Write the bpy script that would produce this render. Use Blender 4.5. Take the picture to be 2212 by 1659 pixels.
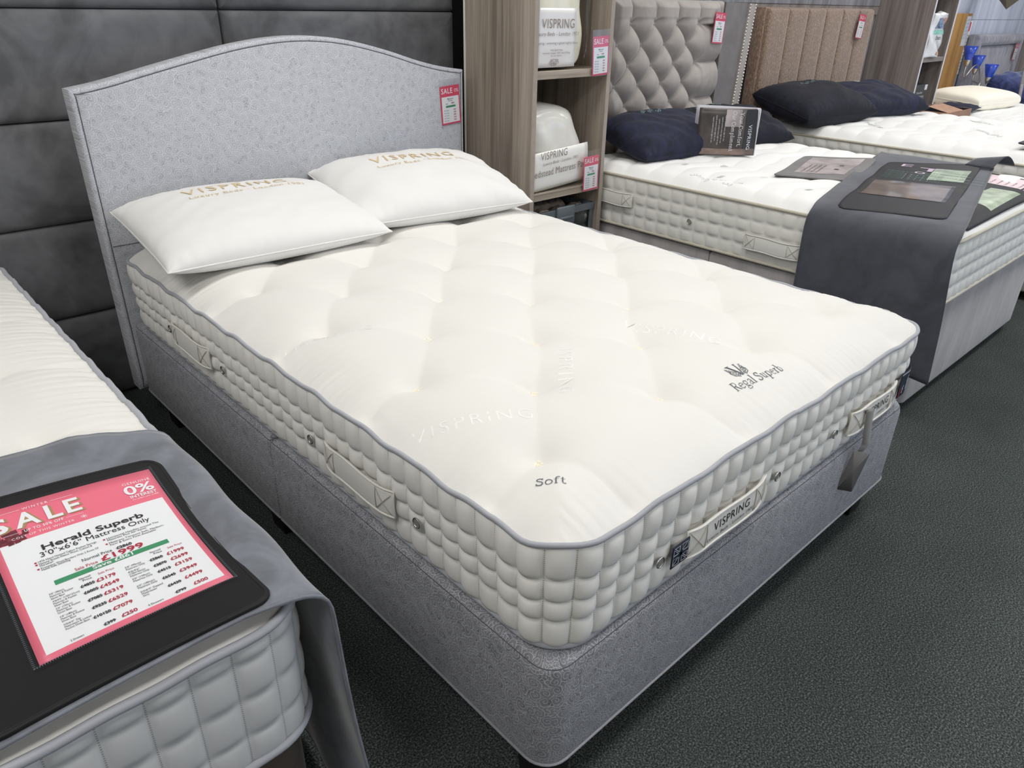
import bpy, bmesh, math, random
import numpy as np
from mathutils import Vector, Matrix
random.seed(7); rng = np.random.default_rng(7)
for o in list(bpy.data.objects): bpy.data.objects.remove(o, do_unlink=True)
scene = bpy.context.scene
COL = scene.collection
PI = math.pi

# ------------------------------------------------------------------ camera
CAM_POS = Vector((-0.6602, -2.6516, 1.4089)); YAW, PITCH, ROLL = .7571, .4784, .02
F_PX = 1589.9
_fw = Vector((math.sin(YAW)*math.cos(PITCH), math.cos(YAW)*math.cos(PITCH), -math.sin(PITCH)))
_r = Vector((math.cos(YAW), -math.sin(YAW), 0)); _u = _r.cross(_fw)
_r2 = _r*math.cos(ROLL) + _u*math.sin(ROLL); _u2 = -_r*math.sin(ROLL) + _u*math.cos(ROLL)
cd = bpy.data.cameras.new('camera'); cam = bpy.data.objects.new('camera', cd); COL.objects.link(cam)
cd.sensor_fit = 'HORIZONTAL'; cd.sensor_width = 36; cd.lens = 36*F_PX/2212
cd.clip_start = .02; cd.clip_end = 60
cam.matrix_world = Matrix(((_r2.x, _u2.x, -_fw.x, CAM_POS.x), (_r2.y, _u2.y, -_fw.y, CAM_POS.y), (_r2.z, _u2.z, -_fw.z, CAM_POS.z), (0, 0, 0, 1)))
scene.camera = cam
# ------------------------------------------------------------------ world, exposure
scene.view_settings.view_transform = 'Standard'; scene.view_settings.look = 'None'
scene.view_settings.gamma = 1; scene.view_settings.use_curve_mapping = False
scene.view_settings.exposure = 0.22
w = bpy.data.worlds.new('daylight'); scene.world = w; w.use_nodes = True
w.node_tree.nodes['Background'].inputs[0].default_value = (.62, .76, 1, 1)
w.node_tree.nodes['Background'].inputs[1].default_value = 2.2
# ------------------------------------------------------------------ ceiling panel lights (positions; the fittings are built with the ceiling)
CEIL = 2.75
LAMPS = [(x, y) for x in (-1.6, .8, 3.2, 5.6, 8.0) for y in (-.75, -2.4, -5.0)]  # unseen panels; the front row is added to fill the bed fronts
LAMP_W = 10.0
lamp_objs = []
for lx, ly in LAMPS:
    if True:
        ld = bpy.data.lights.new('panel_light', 'AREA'); ld.shape = 'RECTANGLE'; ld.size = 1.16; ld.size_y = .56
        ld.energy = LAMP_W; ld.color = (1, .985, .965)
        lo = bpy.data.objects.new('panel_light', ld); COL.objects.link(lo); lo.location = (lx, ly, CEIL-.035)
        lamp_objs.append(lo)

# ------------------------------------------------------------------ helpers
def C(r, g, b):
    f = lambda c: (c/255/12.92) if c/255 <= .04045 else ((c/255+.055)/1.055)**2.4
    return (f(r), f(g), f(b), 1)
class NT:
    def __init__(s, name):
        s.m = bpy.data.materials.new(name); s.m.use_nodes = True; s.t = s.m.node_tree
        s.b = s.t.nodes['Principled BSDF']
    def n(s, typ, **kw):
        nd = s.t.nodes.new('ShaderNode'+typ)
        for k, v in kw.items():
            if k.startswith('i_'):
                key = k[2:]; key = int(key) if key.isdigit() else key.replace('_', ' ')
                if isinstance(v, bpy.types.NodeSocket): s.t.links.new(v, nd.inputs[key])
                else: nd.inputs[key].default_value = v
            else: setattr(nd, k, v)
        return nd
    def l(s, a, b): s.t.links.new(a, b)
    def math(s, op, a, b=None, c=None):
        nd = s.n('Math', operation=op)
        for i, v in enumerate((a, b, c)):
            if v is None: continue
            if isinstance(v, bpy.types.NodeSocket): s.l(v, nd.inputs[i])
            else: nd.inputs[i].default_value = v
        return nd.outputs[0]
    def ramp(s, fac, stops):
        nd = s.n('ValToRGB'); cr = nd.color_ramp
        while len(cr.elements) < len(stops): cr.elements.new(.5)
        for e, (p, c) in zip(cr.elements, stops): e.position = p; e.color = c
        s.l(fac, nd.inputs[0]); return nd.outputs[0]
    def mix(s, fac, a, b, mode='MIX'):
        nd = s.n('Mix', data_type='RGBA', blend_type=mode)
        for sock, v in ((nd.inputs['Factor'], fac), (nd.inputs['A'], a), (nd.inputs['B'], b)):
            pass
        ins = [nd.inputs[0], nd.inputs[6], nd.inputs[7]]
        for sock, v in zip(ins, (fac, a, b)):
            if isinstance(v, bpy.types.NodeSocket): s.l(v, sock)
            else: sock.default_value = v
        return nd.outputs[2]
    def bump(s, h, strength=.3, dist=.002, normal=None):
        nd = s.n('Bump'); nd.inputs['Strength'].default_value = strength; nd.inputs['Distance'].default_value = dist
        s.l(h, nd.inputs['Height'])
        if normal: s.l(normal, nd.inputs['Normal'])
        return nd.outputs[0]
    def set(s, **kw):
        for k, v in kw.items():
            key = k.replace('_', ' ')
            if isinstance(v, bpy.types.NodeSocket): s.l(v, s.b.inputs[key])
            else: s.b.inputs[key].default_value = v
        return s.m
    def obj(s): return s.n('TexCoord').outputs['Object']
    def uv(s): return s.n('TexCoord').outputs['UV']
    def scaled(s, vec, sc):
        return s.n('Mapping', i_Vector=vec, i_Scale=sc).outputs[0]

def plain(name, col, rough=.6, metal=0, noise=0, nscale=30, bump=0, bscale=300, sheen=0, coat=0, **kw):
    t = NT(name); co = t.obj(); base = col
    if noise:
        nz = t.n('TexNoise', i_Vector=co, i_Scale=nscale, i_Detail=4.0).outputs[0]
        lo = tuple(c*(1-noise) for c in col[:3])+(1,); hi = tuple(min(1, c*(1+noise)) for c in col[:3])+(1,)
        base = t.ramp(nz, [(.3, lo), (.7, hi)])
    t.set(Base_Color=base, Roughness=rough, Metallic=metal)
    if sheen: t.set(Sheen_Weight=sheen, Sheen_Roughness=.4)
    if coat: t.set(Coat_Weight=coat, Coat_Roughness=.15)
    if bump:
        nz = t.n('TexNoise', i_Vector=co, i_Scale=bscale, i_Detail=3.0).outputs[0]
        t.set(Normal=t.bump(nz, bump, .001))
    return t.set(**kw)

def fabric(name, col, weave=900, bump=.25, rough=.85, var=.04, stitch=None, sheen=.15, kscale=6):
    """plain woven fabric; stitch=(colour) draws dotted stitch lines at integer u of the UV map"""
    t = NT(name); co = t.obj()
    nz = t.n('TexNoise', i_Vector=co, i_Scale=kscale, i_Detail=5.0).outputs[0]
    lo = tuple(c*(1-var) for c in col[:3])+(1,); hi = tuple(min(1, c*(1+var)) for c in col[:3])+(1,)
    base = t.ramp(nz, [(.3, lo), (.7, hi)])
    if stitch:
        sep = t.n('SeparateXYZ', i_Vector=t.uv())
        u = t.math('ABSOLUTE', t.math('SUBTRACT', t.math('FRACT', t.math('ADD', sep.outputs[0], .5)), .5))
        line = t.math('LESS_THAN', u, .022)
        dash = t.math('GREATER_THAN', t.math('FRACT', t.math('MULTIPLY', sep.outputs[1], 230.0)), .5)
        base = t.mix(t.math('MULTIPLY', t.math('MULTIPLY', line, dash), .6), base, stitch)
    fine = t.n('TexNoise', i_Vector=co, i_Scale=float(weave), i_Detail=2.0).outputs[0]
    t.set(Base_Color=base, Roughness=rough, Sheen_Weight=sheen, Sheen_Roughness=.5, Normal=t.bump(fine, bump, .0006))
    return t.m

def velvet(name, col, patch=.35, pscale=5, sheen=.5, rough=.75, stretch=(1, 1, 1)):
    t = NT(name); co = t.scaled(t.obj(), stretch)
    w1 = t.n('TexNoise', i_Vector=co, i_Scale=float(pscale), i_Detail=4.0, i_Distortion=1.6).outputs[0]
    w2 = t.n('TexNoise', i_Vector=co, i_Scale=float(pscale*5), i_Detail=3.0, i_Distortion=.6).outputs[0]
    f = t.math('ADD', t.math('MULTIPLY', w1, .75), t.math('MULTIPLY', w2, .25))
    lo = tuple(c*(1-patch) for c in col[:3])+(1,); hi = tuple(min(1, c*(1+patch)) for c in col[:3])+(1,)
    base = t.ramp(f, [(.38, lo), (.5, col), (.64, hi)])
    fine = t.n('TexNoise', i_Vector=t.obj(), i_Scale=700.0, i_Detail=2.0).outputs[0]
    t.set(Base_Color=base, Roughness=rough, Sheen_Weight=sheen, Sheen_Roughness=.35, Normal=t.bump(fine, .2, .0006))
    return t.m

def scroll_fabric(name, base_c, line_c, dark_c, scale=38.0):
    """jacquard with scrolling line work, in UV metres"""
    t = NT(name); uv = t.uv()
    dist = t.n('TexNoise', i_Vector=uv, i_Scale=22.0, i_Detail=2.0)
    off = t.n('VectorMath', operation='SCALE', i_0=t.n('VectorMath', operation='SUBTRACT', i_0=dist.outputs['Color'], i_1=(.5, .5, .5)).outputs[0], i_Scale=.024).outputs[0]
    p0 = t.n('VectorMath', operation='ADD', i_0=uv, i_1=off).outputs[0]
    def layer(sc, turns, width, seed):
        p = t.n('VectorMath', operation='ADD', i_0=t.n('VectorMath', operation='SCALE', i_0=p0, i_Scale=sc).outputs[0], i_1=(seed, seed*1.7, 0)).outputs[0]
        v = t.n('TexVoronoi', voronoi_dimensions='2D', feature='F1', i_Vector=p, i_Scale=1.0, i_Randomness=1.0)
        d = t.n('VectorMath', operation='SUBTRACT', i_0=p, i_1=v.outputs['Position']).outputs[0]
        s = t.n('SeparateXYZ', i_Vector=d); c = t.n('SeparateColor', i_0=v.outputs['Color'])
        ang = t.math('DIVIDE', t.math('ARCTAN2', s.outputs[1], s.outputs[0]), 2*PI)
        sg = t.math('SUBTRACT', t.math('MULTIPLY', t.math('GREATER_THAN', c.outputs[0], .5), 2.0), 1.0)
        tt = t.math('ADD', t.math('ADD', t.math('MULTIPLY', v.outputs['Distance'], turns), t.math('MULTIPLY', ang, sg)), c.outputs[1])
        a = t.math('ABSOLUTE', t.math('SUBTRACT', t.math('FRACT', tt), .5))
        m = t.n('MapRange', i_Value=a, i_1=width, i_2=width*.35, i_3=0.0, i_4=1.0).outputs[0]
        return m, c.outputs[2], v.outputs['Distance']
    m1, r1, d1 = layer(scale, 4.0, .125, 0.0)
    m2, r2, d2 = layer(scale*2.1, 2.4, .13, 5.3)
    lines = t.math('MAXIMUM', m1, t.math('MULTIPLY', m2, t.math('GREATER_THAN', d1, .42)))
    dk = t.math('MULTIPLY', t.math('GREATER_THAN', r2, .82), t.math('LESS_THAN', d2, .5))
    b = t.mix(t.math('MULTIPLY', dk, .75), base_c, dark_c)
    b = t.mix(t.math('MULTIPLY', lines, .8), b, line_c)
    t.set(Base_Color=b, Roughness=.8, Sheen_Weight=.15, Normal=t.bump(lines, .25, .0008))
    return t.m

def wood(name, c1, c2, c3, axis='z', fine=90.0, rough=.5):
    t = NT(name); co = t.obj()
    sc = {'z': (1, 1, .035), 'x': (.035, 1, 1), 'y': (1, .035, 1)}[axis]
    v = t.scaled(co, sc)
    n1 = t.n('TexNoise', i_Vector=v, i_Scale=16.0, i_Detail=3.0, i_Distortion=.3).outputs[0]
    n2 = t.n('TexNoise', i_Vector=v, i_Scale=fine, i_Detail=4.0).outputs[0]
    f = t.math('ADD', t.math('MULTIPLY', n1, .62), t.math('MULTIPLY', n2, .38))
    t.set(Base_Color=t.ramp(f, [(.36, c1), (.5, c2), (.66, c3)]), Roughness=rough, Normal=t.bump(n2, .12, .0006))
    return t.m

# --- objects
def place(o, parent=None, local=False):
    COL.objects.link(o)
    if parent is not None:
        o.parent = parent
        if not local and parent.type == 'EMPTY': o.matrix_parent_inverse = Matrix.Translation(-parent.location)
    return o
def tag(o, label=None, cat=None, group=None, kind=None):
    for k, v in (('label', label), ('category', cat), ('group', group), ('kind', kind)):
        if v: o[k] = v
    return o
def empty(name, loc, label=None, cat=None, group=None):
    o = bpy.data.objects.new(name, None); o.location = loc; o.empty_display_size = .1; COL.objects.link(o)
    return tag(o, label, cat, group)
def mobj(name, geo, mat, parent=None, smooth=True, uv=None, local=False, solid=0, auto=None):
    V, F = geo[0], geo[1]
    if uv is None and len(geo) > 2: uv = geo[2]
    me = bpy.data.meshes.new(name)
    me.from_pydata([tuple(map(float, v)) for v in V], [], [tuple(int(i) for i in f) for f in F])
    if uv is not None:
        ul = me.uv_layers.new(name='UVMap'); li = np.zeros(len(me.loops), dtype=np.int32)
        me.loops.foreach_get('vertex_index', li)
        ul.data.foreach_set('uv', np.asarray(uv, dtype=np.float32)[li].ravel())
    if mat is not None: me.materials.append(mat)
    if smooth:
        me.polygons.foreach_set('use_smooth', [True]*len(me.polygons))
        if auto is not None:
            bm = bmesh.new(); bm.from_mesh(me)
            for e in bm.edges:
                if len(e.link_faces) == 2 and e.calc_face_angle(0) > auto: e.smooth = False
            bm.to_mesh(me); bm.free()
    me.update()
    o = bpy.data.objects.new(name, me); place(o, parent, local)
    if solid:
        md = o.modifiers.new('thickness', 'SOLIDIFY'); md.thickness = abs(solid); md.offset = 1 if solid > 0 else -1
    return o
def cat(*gs):
    V = []; F = []; off = 0; uvs = []; hasuv = all(len(g) > 2 for g in gs)
    for g in gs:
        V.append(np.asarray(g[0], float).reshape(-1, 3)); F += [tuple(i+off for i in f) for f in g[1]]
        if hasuv: uvs.append(np.asarray(g[2], float))
        off += len(g[0])
    return (np.vstack(V), F, np.vstack(uvs)) if hasuv else (np.vstack(V), F)
def xf(g, M):
    V = np.asarray(g[0], float); A = np.array(M)
    return (V@A[:3, :3].T + A[:3, 3], g[1]) + tuple(g[2:])
def grid_faces(nu, nv, cu=False, flip=False):
    F = []
    for i in range(nu if cu else nu-1):
        for j in range(nv-1):
            a = i*nv+j; b = ((i+1) % nu)*nv+j
            F.append((a, a+1, b+1, b) if flip else (a, b, b+1, a+1))
    return F
def sheet(fn, u, v, flip=False):
    """fn(U,V)->X,Y,Z arrays on a grid; u, v 1-D arrays"""
    Ug, Vg = np.meshgrid(u, v, indexing='ij'); X, Y, Z = fn(Ug, Vg)
    P = np.stack([X+0*Ug, Y+0*Ug, Z+0*Ug], -1).reshape(-1, 3)
    return P, grid_faces(len(u), len(v), flip=flip), np.stack([Ug, Vg], -1).reshape(-1, 2)
def box(x0, x1, y0, y1, z0, z1, bev=.002, seg=1):
    bm = bmesh.new(); bmesh.ops.create_cube(bm, size=1)
    for v in bm.verts: v.co = Vector(((x0+x1)/2+v.co.x*(x1-x0), (y0+y1)/2+v.co.y*(y1-y0), (z0+z1)/2+v.co.z*(z1-z0)))
    if bev: bmesh.ops.bevel(bm, geom=list(bm.edges), offset=min(bev, .45*min(x1-x0, y1-y0, z1-z0)), segments=seg, affect='EDGES', profile=.5)
    bm.verts.index_update()
    g = (np.array([v.co[:] for v in bm.verts]), [tuple(v.index for v in f.verts) for f in bm.faces]); bm.free(); return g
def tube(pts, r, n=8, closed=False, caps=True):
    P = np.asarray(pts, float); m = len(P); r = np.broadcast_to(np.asarray(r, float), (m,))
    T = (np.roll(P, -1, 0)-np.roll(P, 1, 0)) if closed else np.gradient(P, axis=0)
    T /= np.linalg.norm(T, axis=1, keepdims=True)+1e-12
    up = np.array([0, 0, 1.]) if abs(T[0, 2]) < .9 else np.array([1., 0, 0])
    nrm = np.cross(T[0], up); nrm /= np.linalg.norm(nrm); N = [nrm]
    for i in range(1, m):
        k = N[-1]-T[i]*(N[-1]@T[i]); k /= np.linalg.norm(k)+1e-12; N.append(k)
    N = np.array(N); B = np.cross(T, N); a = np.arange(n)*2*PI/n
    V = P[:, None]+r[:, None, None]*(np.cos(a)[None, :, None]*N[:, None]+np.sin(a)[None, :, None]*B[:, None])
    F = []
    for i in range(m if closed else m-1):
        for j in range(n):
            F.append((i*n+j, i*n+(j+1) % n, ((i+1) % m)*n+(j+1) % n, ((i+1) % m)*n+j))
    if caps and not closed: F += [tuple(range(n))[::-1], tuple(range((m-1)*n, m*n))]
    return V.reshape(-1, 3), F
def lathe(prof, n=24, center=(0, 0, 0)):
    V = []; F = []; m = len(prof)
    for i in range(n):
        a = 2*PI*i/n
        for r, z in prof: V.append((center[0]+r*math.cos(a), center[1]+r*math.sin(a), center[2]+z))
    for i in range(n):
        for j in range(m-1):
            a = i*m+j; b = ((i+1) % n)*m+j; F.append((a, b, b+1, a+1))
    return np.array(V), F
def rrect(x0, x1, y0, y1, r, step=.05, arc=6):
    """closed rounded rectangle outline, counter-clockwise; r = one radius or 4 (x0y0,x1y0,x1y1,x0y1)"""
    rs = (r,)*4 if np.isscalar(r) else r
    cs = [((x0, y0), PI, 1), ((x1, y0), 1.5*PI, 1), ((x1, y1), 0, 1), ((x0, y1), .5*PI, 1)]
    pts = []
    for (c, a0, _), rr in zip(cs, rs):
        cx = c[0]+(rr if c[0] == x0 else -rr); cy = c[1]+(rr if c[1] == y0 else -rr)
        k = arc if rr > 1e-4 else 0
        for i in range(k+1):
            a = a0+.5*PI*i/max(k, 1); pts.append((cx+rr*math.cos(a), cy+rr*math.sin(a)))
    return resample(pts, step) if step else np.array(pts)
def resample(pts, step):
    out = []; n = len(pts)
    for i in range(n):
        a = np.array(pts[i]); b = np.array(pts[(i+1) % n]); d = np.linalg.norm(b-a); k = max(1, int(math.ceil(d/step)))
        if d < 1e-7: continue
        for j in range(k): out.append(a+(b-a)*j/k)
    return np.array(out)
def normals2(P):
    T = np.roll(P, -1, 0)-np.roll(P, 1, 0); T /= np.linalg.norm(T, axis=1, keepdims=True)+1e-12
    return np.stack([T[:, 1], -T[:, 0]], -1)      # outward for counter-clockwise
def loft(P, prof, to3, cap0=True, cap1=True, uvmode='xy'):
    """loft outline P (ccw) through prof [(inset, h)...]; to3(xy, h)->3D"""
    N = normals2(P); n = len(P); V = []; F = []; UV = []
    S = np.concatenate([[0], np.cumsum(np.linalg.norm(np.diff(P, axis=0), axis=1))])
    t = 0
    for k, (ins, h) in enumerate(prof):
        Q = P-N*ins if ins < .025 else P.mean(0)+(P-P.mean(0))*(1-ins/(.5*min(np.ptp(P[:, 0]), np.ptp(P[:, 1])))); V.append(to3(Q, h))
        if k: t += math.hypot(ins-prof[k-1][0], h-prof[k-1][1])
        UV.append(np.stack([S, np.full(n, t)], -1) if uvmode == 'wrap' else Q)
    for k in range(len(prof)-1):
        for i in range(n):
            a = k*n+i; b = k*n+(i+1) % n; F.append((a, b, b+n, a+n))
    if cap0: F.append(tuple(range(n))[::-1])
    if cap1:
        k0 = (len(prof)-1)*n; c = len(prof)*n; V.append(V[-1].mean(0, keepdims=True)); UV.append(UV[-1].mean(0, keepdims=True))
        F += [(k0+i, k0+(i+1) % n, c) for i in range(n)]
    return np.vstack(V), F, np.vstack(UV)
def rr_fixed(x0, x1, y0, y1, rs, k=24, arc=6):
    cs = [((x0, y0), PI), ((x1, y0), 1.5*PI), ((x1, y1), 0), ((x0, y1), .5*PI)]; arcs = []
    for (c, a0), rr in zip(cs, rs):
        rr = max(rr, 1e-4); cx = c[0]+(rr if c[0] == x0 else -rr); cy = c[1]+(rr if c[1] == y0 else -rr)
        arcs.append([(cx+rr*math.cos(a0+.5*PI*i/arc), cy+rr*math.sin(a0+.5*PI*i/arc)) for i in range(arc+1)])
    pts = []
    for i in range(4):
        pts += arcs[i]; a = np.array(arcs[i][-1]); b = np.array(arcs[(i+1) % 4][0])
        pts += [tuple(a+(b-a)*j/k) for j in range(1, k)]
    m = len(pts)//2; pts = pts[m:]+pts[:m]; pts.append(pts[0])      # starts at the far corner; closed
    return np.array(pts)
def loft_rr(x0, x1, y0, y1, rs, prof, to3, cap0=True, cap1=True, wrap=True, k=24, arc=6):
    V = []; UV = []; F = []; t = 0; S = None
    for q, (ins, h) in enumerate(prof):
        P = rr_fixed(x0+ins, x1-ins, y0+ins, y1-ins, [r-ins for r in rs], k, arc); n = len(P)
        if S is None: P_ = rr_fixed(x0, x1, y0, y1, rs, k, arc); S = np.concatenate([[0], np.cumsum(np.linalg.norm(np.diff(P_, axis=0), axis=1))])
        if q: t += math.hypot(ins-prof[q-1][0], h-prof[q-1][1])
        V.append(to3(P, h)); UV.append(np.column_stack([S, np.full(n, t)]) if wrap else P)
    for q in range(len(prof)-1):
        for i in range(n-1): a = q*n+i; b = a+1; F.append((a, b, b+n, a+n))
    if cap0: F.append(tuple(range(n-1))[::-1])
    if cap1: F.append(tuple(range((len(prof)-1)*n, len(prof)*n-1)))
    return np.vstack(V), F, np.vstack(UV)
def up3(Q, h): return np.column_stack([Q, np.full(len(Q), h)])
def front3(y0):     # outline in x,z ; h = depth towards -y
    return lambda Q, h: np.column_stack([Q[:, 0], np.full(len(Q), y0-h), Q[:, 1]])
def slab(x0, x1, y0, y1, z0, z1, r=.01, bev=.002):
    return loft(rrect(x0, x1, y0, y1, r, .2), [(bev, z0), (0, z0+bev), (0, z1-bev), (bev, z1)], up3)

# --- lettering
_txt = {}
def text2d(s, size=1., bold=0., sx=1., shear=0., align='LEFT', space=1.):
    cu = bpy.data.curves.new('t', 'FONT'); cu.body = s; cu.size = size; cu.offset = bold*size; cu.shear = shear
    cu.align_x = align; cu.space_character = space; cu.resolution_u = 3
    ob = bpy.data.objects.new('t', cu); COL.objects.link(ob)
    me = bpy.data.meshes.new_from_object(ob)
    V = np.array([v.co[:] for v in me.vertices]).reshape(-1, 3); F = [tuple(p.vertices) for p in me.polygons]
    bpy.data.objects.remove(ob); bpy.data.curves.remove(cu); bpy.data.meshes.remove(me)
    V[:, 0] *= sx; V[:, 2] = 0
    return V, F
def arc(cx, cy, rx, ry, a0, a1, n=14):
    return [(cx+rx*math.cos(math.radians(a0+(a1-a0)*i/n)), cy+ry*math.sin(math.radians(a0+(a1-a0)*i/n))) for i in range(n+1)]
Tk, Nn = .085, .042
def _sf(x, y, h=.1): return ([(x-h, y), (x+h, y)], Nn)
GLY = {
 'S': (.5, [([(.40, .54), (.36, .64), (.25, .69), (.14, .66), (.09, .57), (.13, .46), (.25, .38), (.37, .29), (.41, .17), (.35, .05), (.23, .01), (.12, .04), (.06, .15)], Tk), ([(.41, .70), (.41, .52)], Nn), ([(.06, 0), (.06, .18)], Nn)]),
 'o': (.48, [(arc(.24, .24, .18, .23, 0, 360, 22), .07)]),
 'f': (.36, [([(.14, 0), (.14, .55), (.18, .66), (.27, .70), (.35, .64)], Tk), ([(.03, .46), (.29, .46)], Nn), _sf(.14, .02)]),
 't': (.36, [([(.14, .62), (.14, .12), (.18, .03), (.25, .01), (.33, .08)], Tk), ([(.03, .46), (.30, .46)], Nn)]),
 'R': (.58, [([(.14, 0), (.14, .7)], Tk), ([(.14, .69), (.33, .68), (.43, .6), (.43, .46), (.33, .37), (.14, .36)], .06), ([(.27, .36), (.46, .05), (.55, .02)], Tk), _sf(.14, .02), _sf(.10, .69)]),
 'e': (.46, [([(.07, .27), (.40, .27), (.37, .40), (.24, .47), (.11, .4), (.06, .24), (.12, .07), (.26, .01), (.40, .1)], .06)]),
 'g': (.48, [(arc(.22, .31, .14, .16, 0, 360, 18), .06), ([(.33, .43), (.44, .46)], Nn), ([(.13, .18), (.08, .09), (.2, .04), (.36, .0)], .05), (arc(.22, -.11, .18, .1, 0, 360, 18), .05)]),
 'a': (.46, [([(.09, .37), (.16, .46), (.27, .46), (.33, .38), (.33, .07), (.43, .02)], .07), ([(.33, .29), (.16, .23), (.07, .13), (.13, .02), (.25, .03), (.33, .12)], .05)]),
 'l': (.28, [([(.14, 0), (.14, .74)], Tk), _sf(.14, .02), ([(.04, .72), (.14, .73)], Nn)]),
 'u': (.52, [([(.12, .46), (.12, .12), (.19, .02), (.3, .04), (.38, .14)], .07), ([(.38, .46), (.38, .0)], Tk), ([(.02, .45), (.12, .45)], Nn), ([(.28, .45), (.38, .45)], Nn), ([(.38, .02), (.48, .02)], Nn)]),
 'p': (.5, [([(.12, .46), (.12, -.22)], Tk), (arc(.27, .24, .16, .22, 0, 360, 20), .06), _sf(.12, -.21), ([(.02, .45), (.12, .45)], Nn)]),
 'r': (.38, [([(.13, .46), (.13, 0)], Tk), ([(.13, .3), (.22, .43), (.34, .44)], .06), _sf(.13, .02), ([(.03, .45), (.13, .45)], Nn)]),
 'b': (.5, [([(.12, 0), (.12, .74)], Tk), (arc(.27, .24, .16, .22, 0, 360, 20), .06), ([(.02, .72), (.12, .73)], Nn)]),
 'Y': (.58, [([(.08, .69), (.29, .34)], Tk), ([(.5, .69), (.29, .34)], .05), ([(.29, .36), (.29, 0)], Tk), _sf(.08, .69), _sf(.5, .69), _sf(.29, .02)]),
 'C': (.6, [(arc(.32, .35, .25, .34, 40, 320, 20), .07), ([(.52, .70), (.52, .5)], Nn)]),
 'O': (.66, [(arc(.33, .35, .26, .34, 0, 360, 24), .07)]),
 'm': (.78, [([(.12, .46), (.12, 0)], Tk), ([(.12, .32), (.22, .45), (.34, .42), (.36, .3), (.36, 0)], .07), ([(.36, .32), (.46, .45), (.58, .42), (.6, .3), (.6, 0)], .07), _sf(.12, .02, .07), _sf(.36, .02, .07), _sf(.6, .02, .07)]),
 'n': (.54, [([(.12, .46), (.12, 0)], Tk), ([(.12, .32), (.23, .45), (.35, .42), (.38, .3), (.38, 0)], .07), _sf(.12, .02), _sf(.38, .02)]),
 'i': (.26, [([(.13, .46), (.13, 0)], Tk), _sf(.13, .02), ([(.13, .6), (.13, .68)], Tk)]),
 'M': (.8, [([(.14, 0), (.14, .69)], .05), ([(.14, .69), (.4, .05), (.66, .69)], .06), ([(.66, .69), (.66, 0)], Tk), _sf(.14, .02), _sf(.66, .02)]),
 's': (.38, [([(.30, .37), (.2, .46), (.09, .38), (.12, .28), (.28, .19), (.29, .07), (.18, .01), (.06, .08)], .06)]),
 'd': (.5, [([(.38, 0), (.38, .74)], Tk), (arc(.23, .24, .16, .22, 0, 360, 20), .06), ([(.28, .72), (.38, .73)], Nn)]),
 ',': (.2, [([(.1, .06), (.05, -.1)], Tk)]), ' ': (.25, [])}
def ribbon(pts, wd, closed=False):
    P = np.array(pts, float); T = np.gradient(P, axis=0); T /= np.linalg.norm(T, axis=1, keepdims=True)+1e-9
    N = np.stack([-T[:, 1], T[:, 0]], -1)*wd/2; n = len(P)
    V = np.vstack([P+N, P-N]); V = np.column_stack([V, np.zeros(2*n)])
    return V, [(n+i, n+i+1, i+1, i) for i in range(n-1)]
def serif2d(s, size=1., sx=1., wt=1.):
    x = 0; gs = []
    for ch in s:
        adv, st = GLY[ch]
        for pts, wd in st:
            V, F = ribbon(dense(pts, .06), wd*wt); V[:, 0] += x; gs.append((V, F))
        x += adv
    V, F = cat(*gs); V = V*size; V[:, 0] *= sx; return V, F
def dense(pts, step):
    out = [pts[0]]
    for a, b in zip(pts[:-1], pts[1:]):
        k = max(1, int(math.dist(a, b)/step))
        for j in range(1, k+1): out.append((a[0]+(b[0]-a[0])*j/k, a[1]+(b[1]-a[1])*j/k))
    return out
def frame_map(g, origin, right, up, lift=0.):
    """flat lettering -> plane with axes right/up"""
    V = np.asarray(g[0]); r = np.array(right, float); u = np.array(up, float); r /= np.linalg.norm(r); u /= np.linalg.norm(u)
    n = np.cross(r, u)
    return (np.array(origin)+V[:, :1]*r+V[:, 1:2]*u+n*lift, g[1])
def on_top(g, x, y, ang, zf, lift=.0012):
    """flat lettering laid on a height field zf(x, y)"""
    V = np.asarray(g[0]); c, s = math.cos(ang), math.sin(ang)
    X = x+V[:, 0]*c-V[:, 1]*s; Y = y+V[:, 0]*s+V[:, 1]*c
    return (np.column_stack([X, Y, zf(X, Y)+lift]), g[1])
def copy_tree(o, parent=None):
    c = o.copy(); COL.objects.link(c)
    if parent is not None: c.parent = parent; c.matrix_parent_inverse = o.matrix_parent_inverse.copy()
    for ch in o.children: copy_tree(ch, c)
    return c

# ------------------------------------------------------------------ materials
M = {}
M['carpet'] = None
t = NT('carpet'); co = t.obj()
n1 = t.n('TexNoise', i_Vector=co, i_Scale=240.0, i_Detail=3.0, i_Roughness=.7).outputs[0]
n2 = t.n('TexVoronoi', i_Vector=co, i_Scale=300.0).outputs['Distance']
n3 = t.n('TexNoise', i_Vector=co, i_Scale=5.0, i_Detail=3.0).outputs[0]
bc = t.ramp(t.math('ADD', t.math('MULTIPLY', n1, .95), t.math('MULTIPLY', n3, .05)), [(.33, C(28, 31, 32)), (.5, C(66, 71, 70)), (.68, C(124, 132, 126))])
M['carpet'] = t.set(Base_Color=bc, Roughness=1.0, Specular_IOR_Level=.08, Normal=t.bump(t.math('SUBTRACT', n1, n2), .4, .003))
M['ceil'] = plain('ceiling_white', C(228, 226, 222), .9, noise=.02)
M['paint'] = plain('wall_paint', C(205, 203, 200), .8, noise=.02)
M['panel'] = velvet('charcoal_velvet', C(102, 103, 106), .34, 3.2, .2, .8)
M['black'] = plain('matt_black', C(22, 22, 23), .6, noise=.1)
M['white_trim'] = plain('white_trim', C(225, 222, 215), .5)
M['wood'] = wood('greige_wood', C(118, 107, 96), C(150, 139, 127), C(174, 162, 150))
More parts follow.
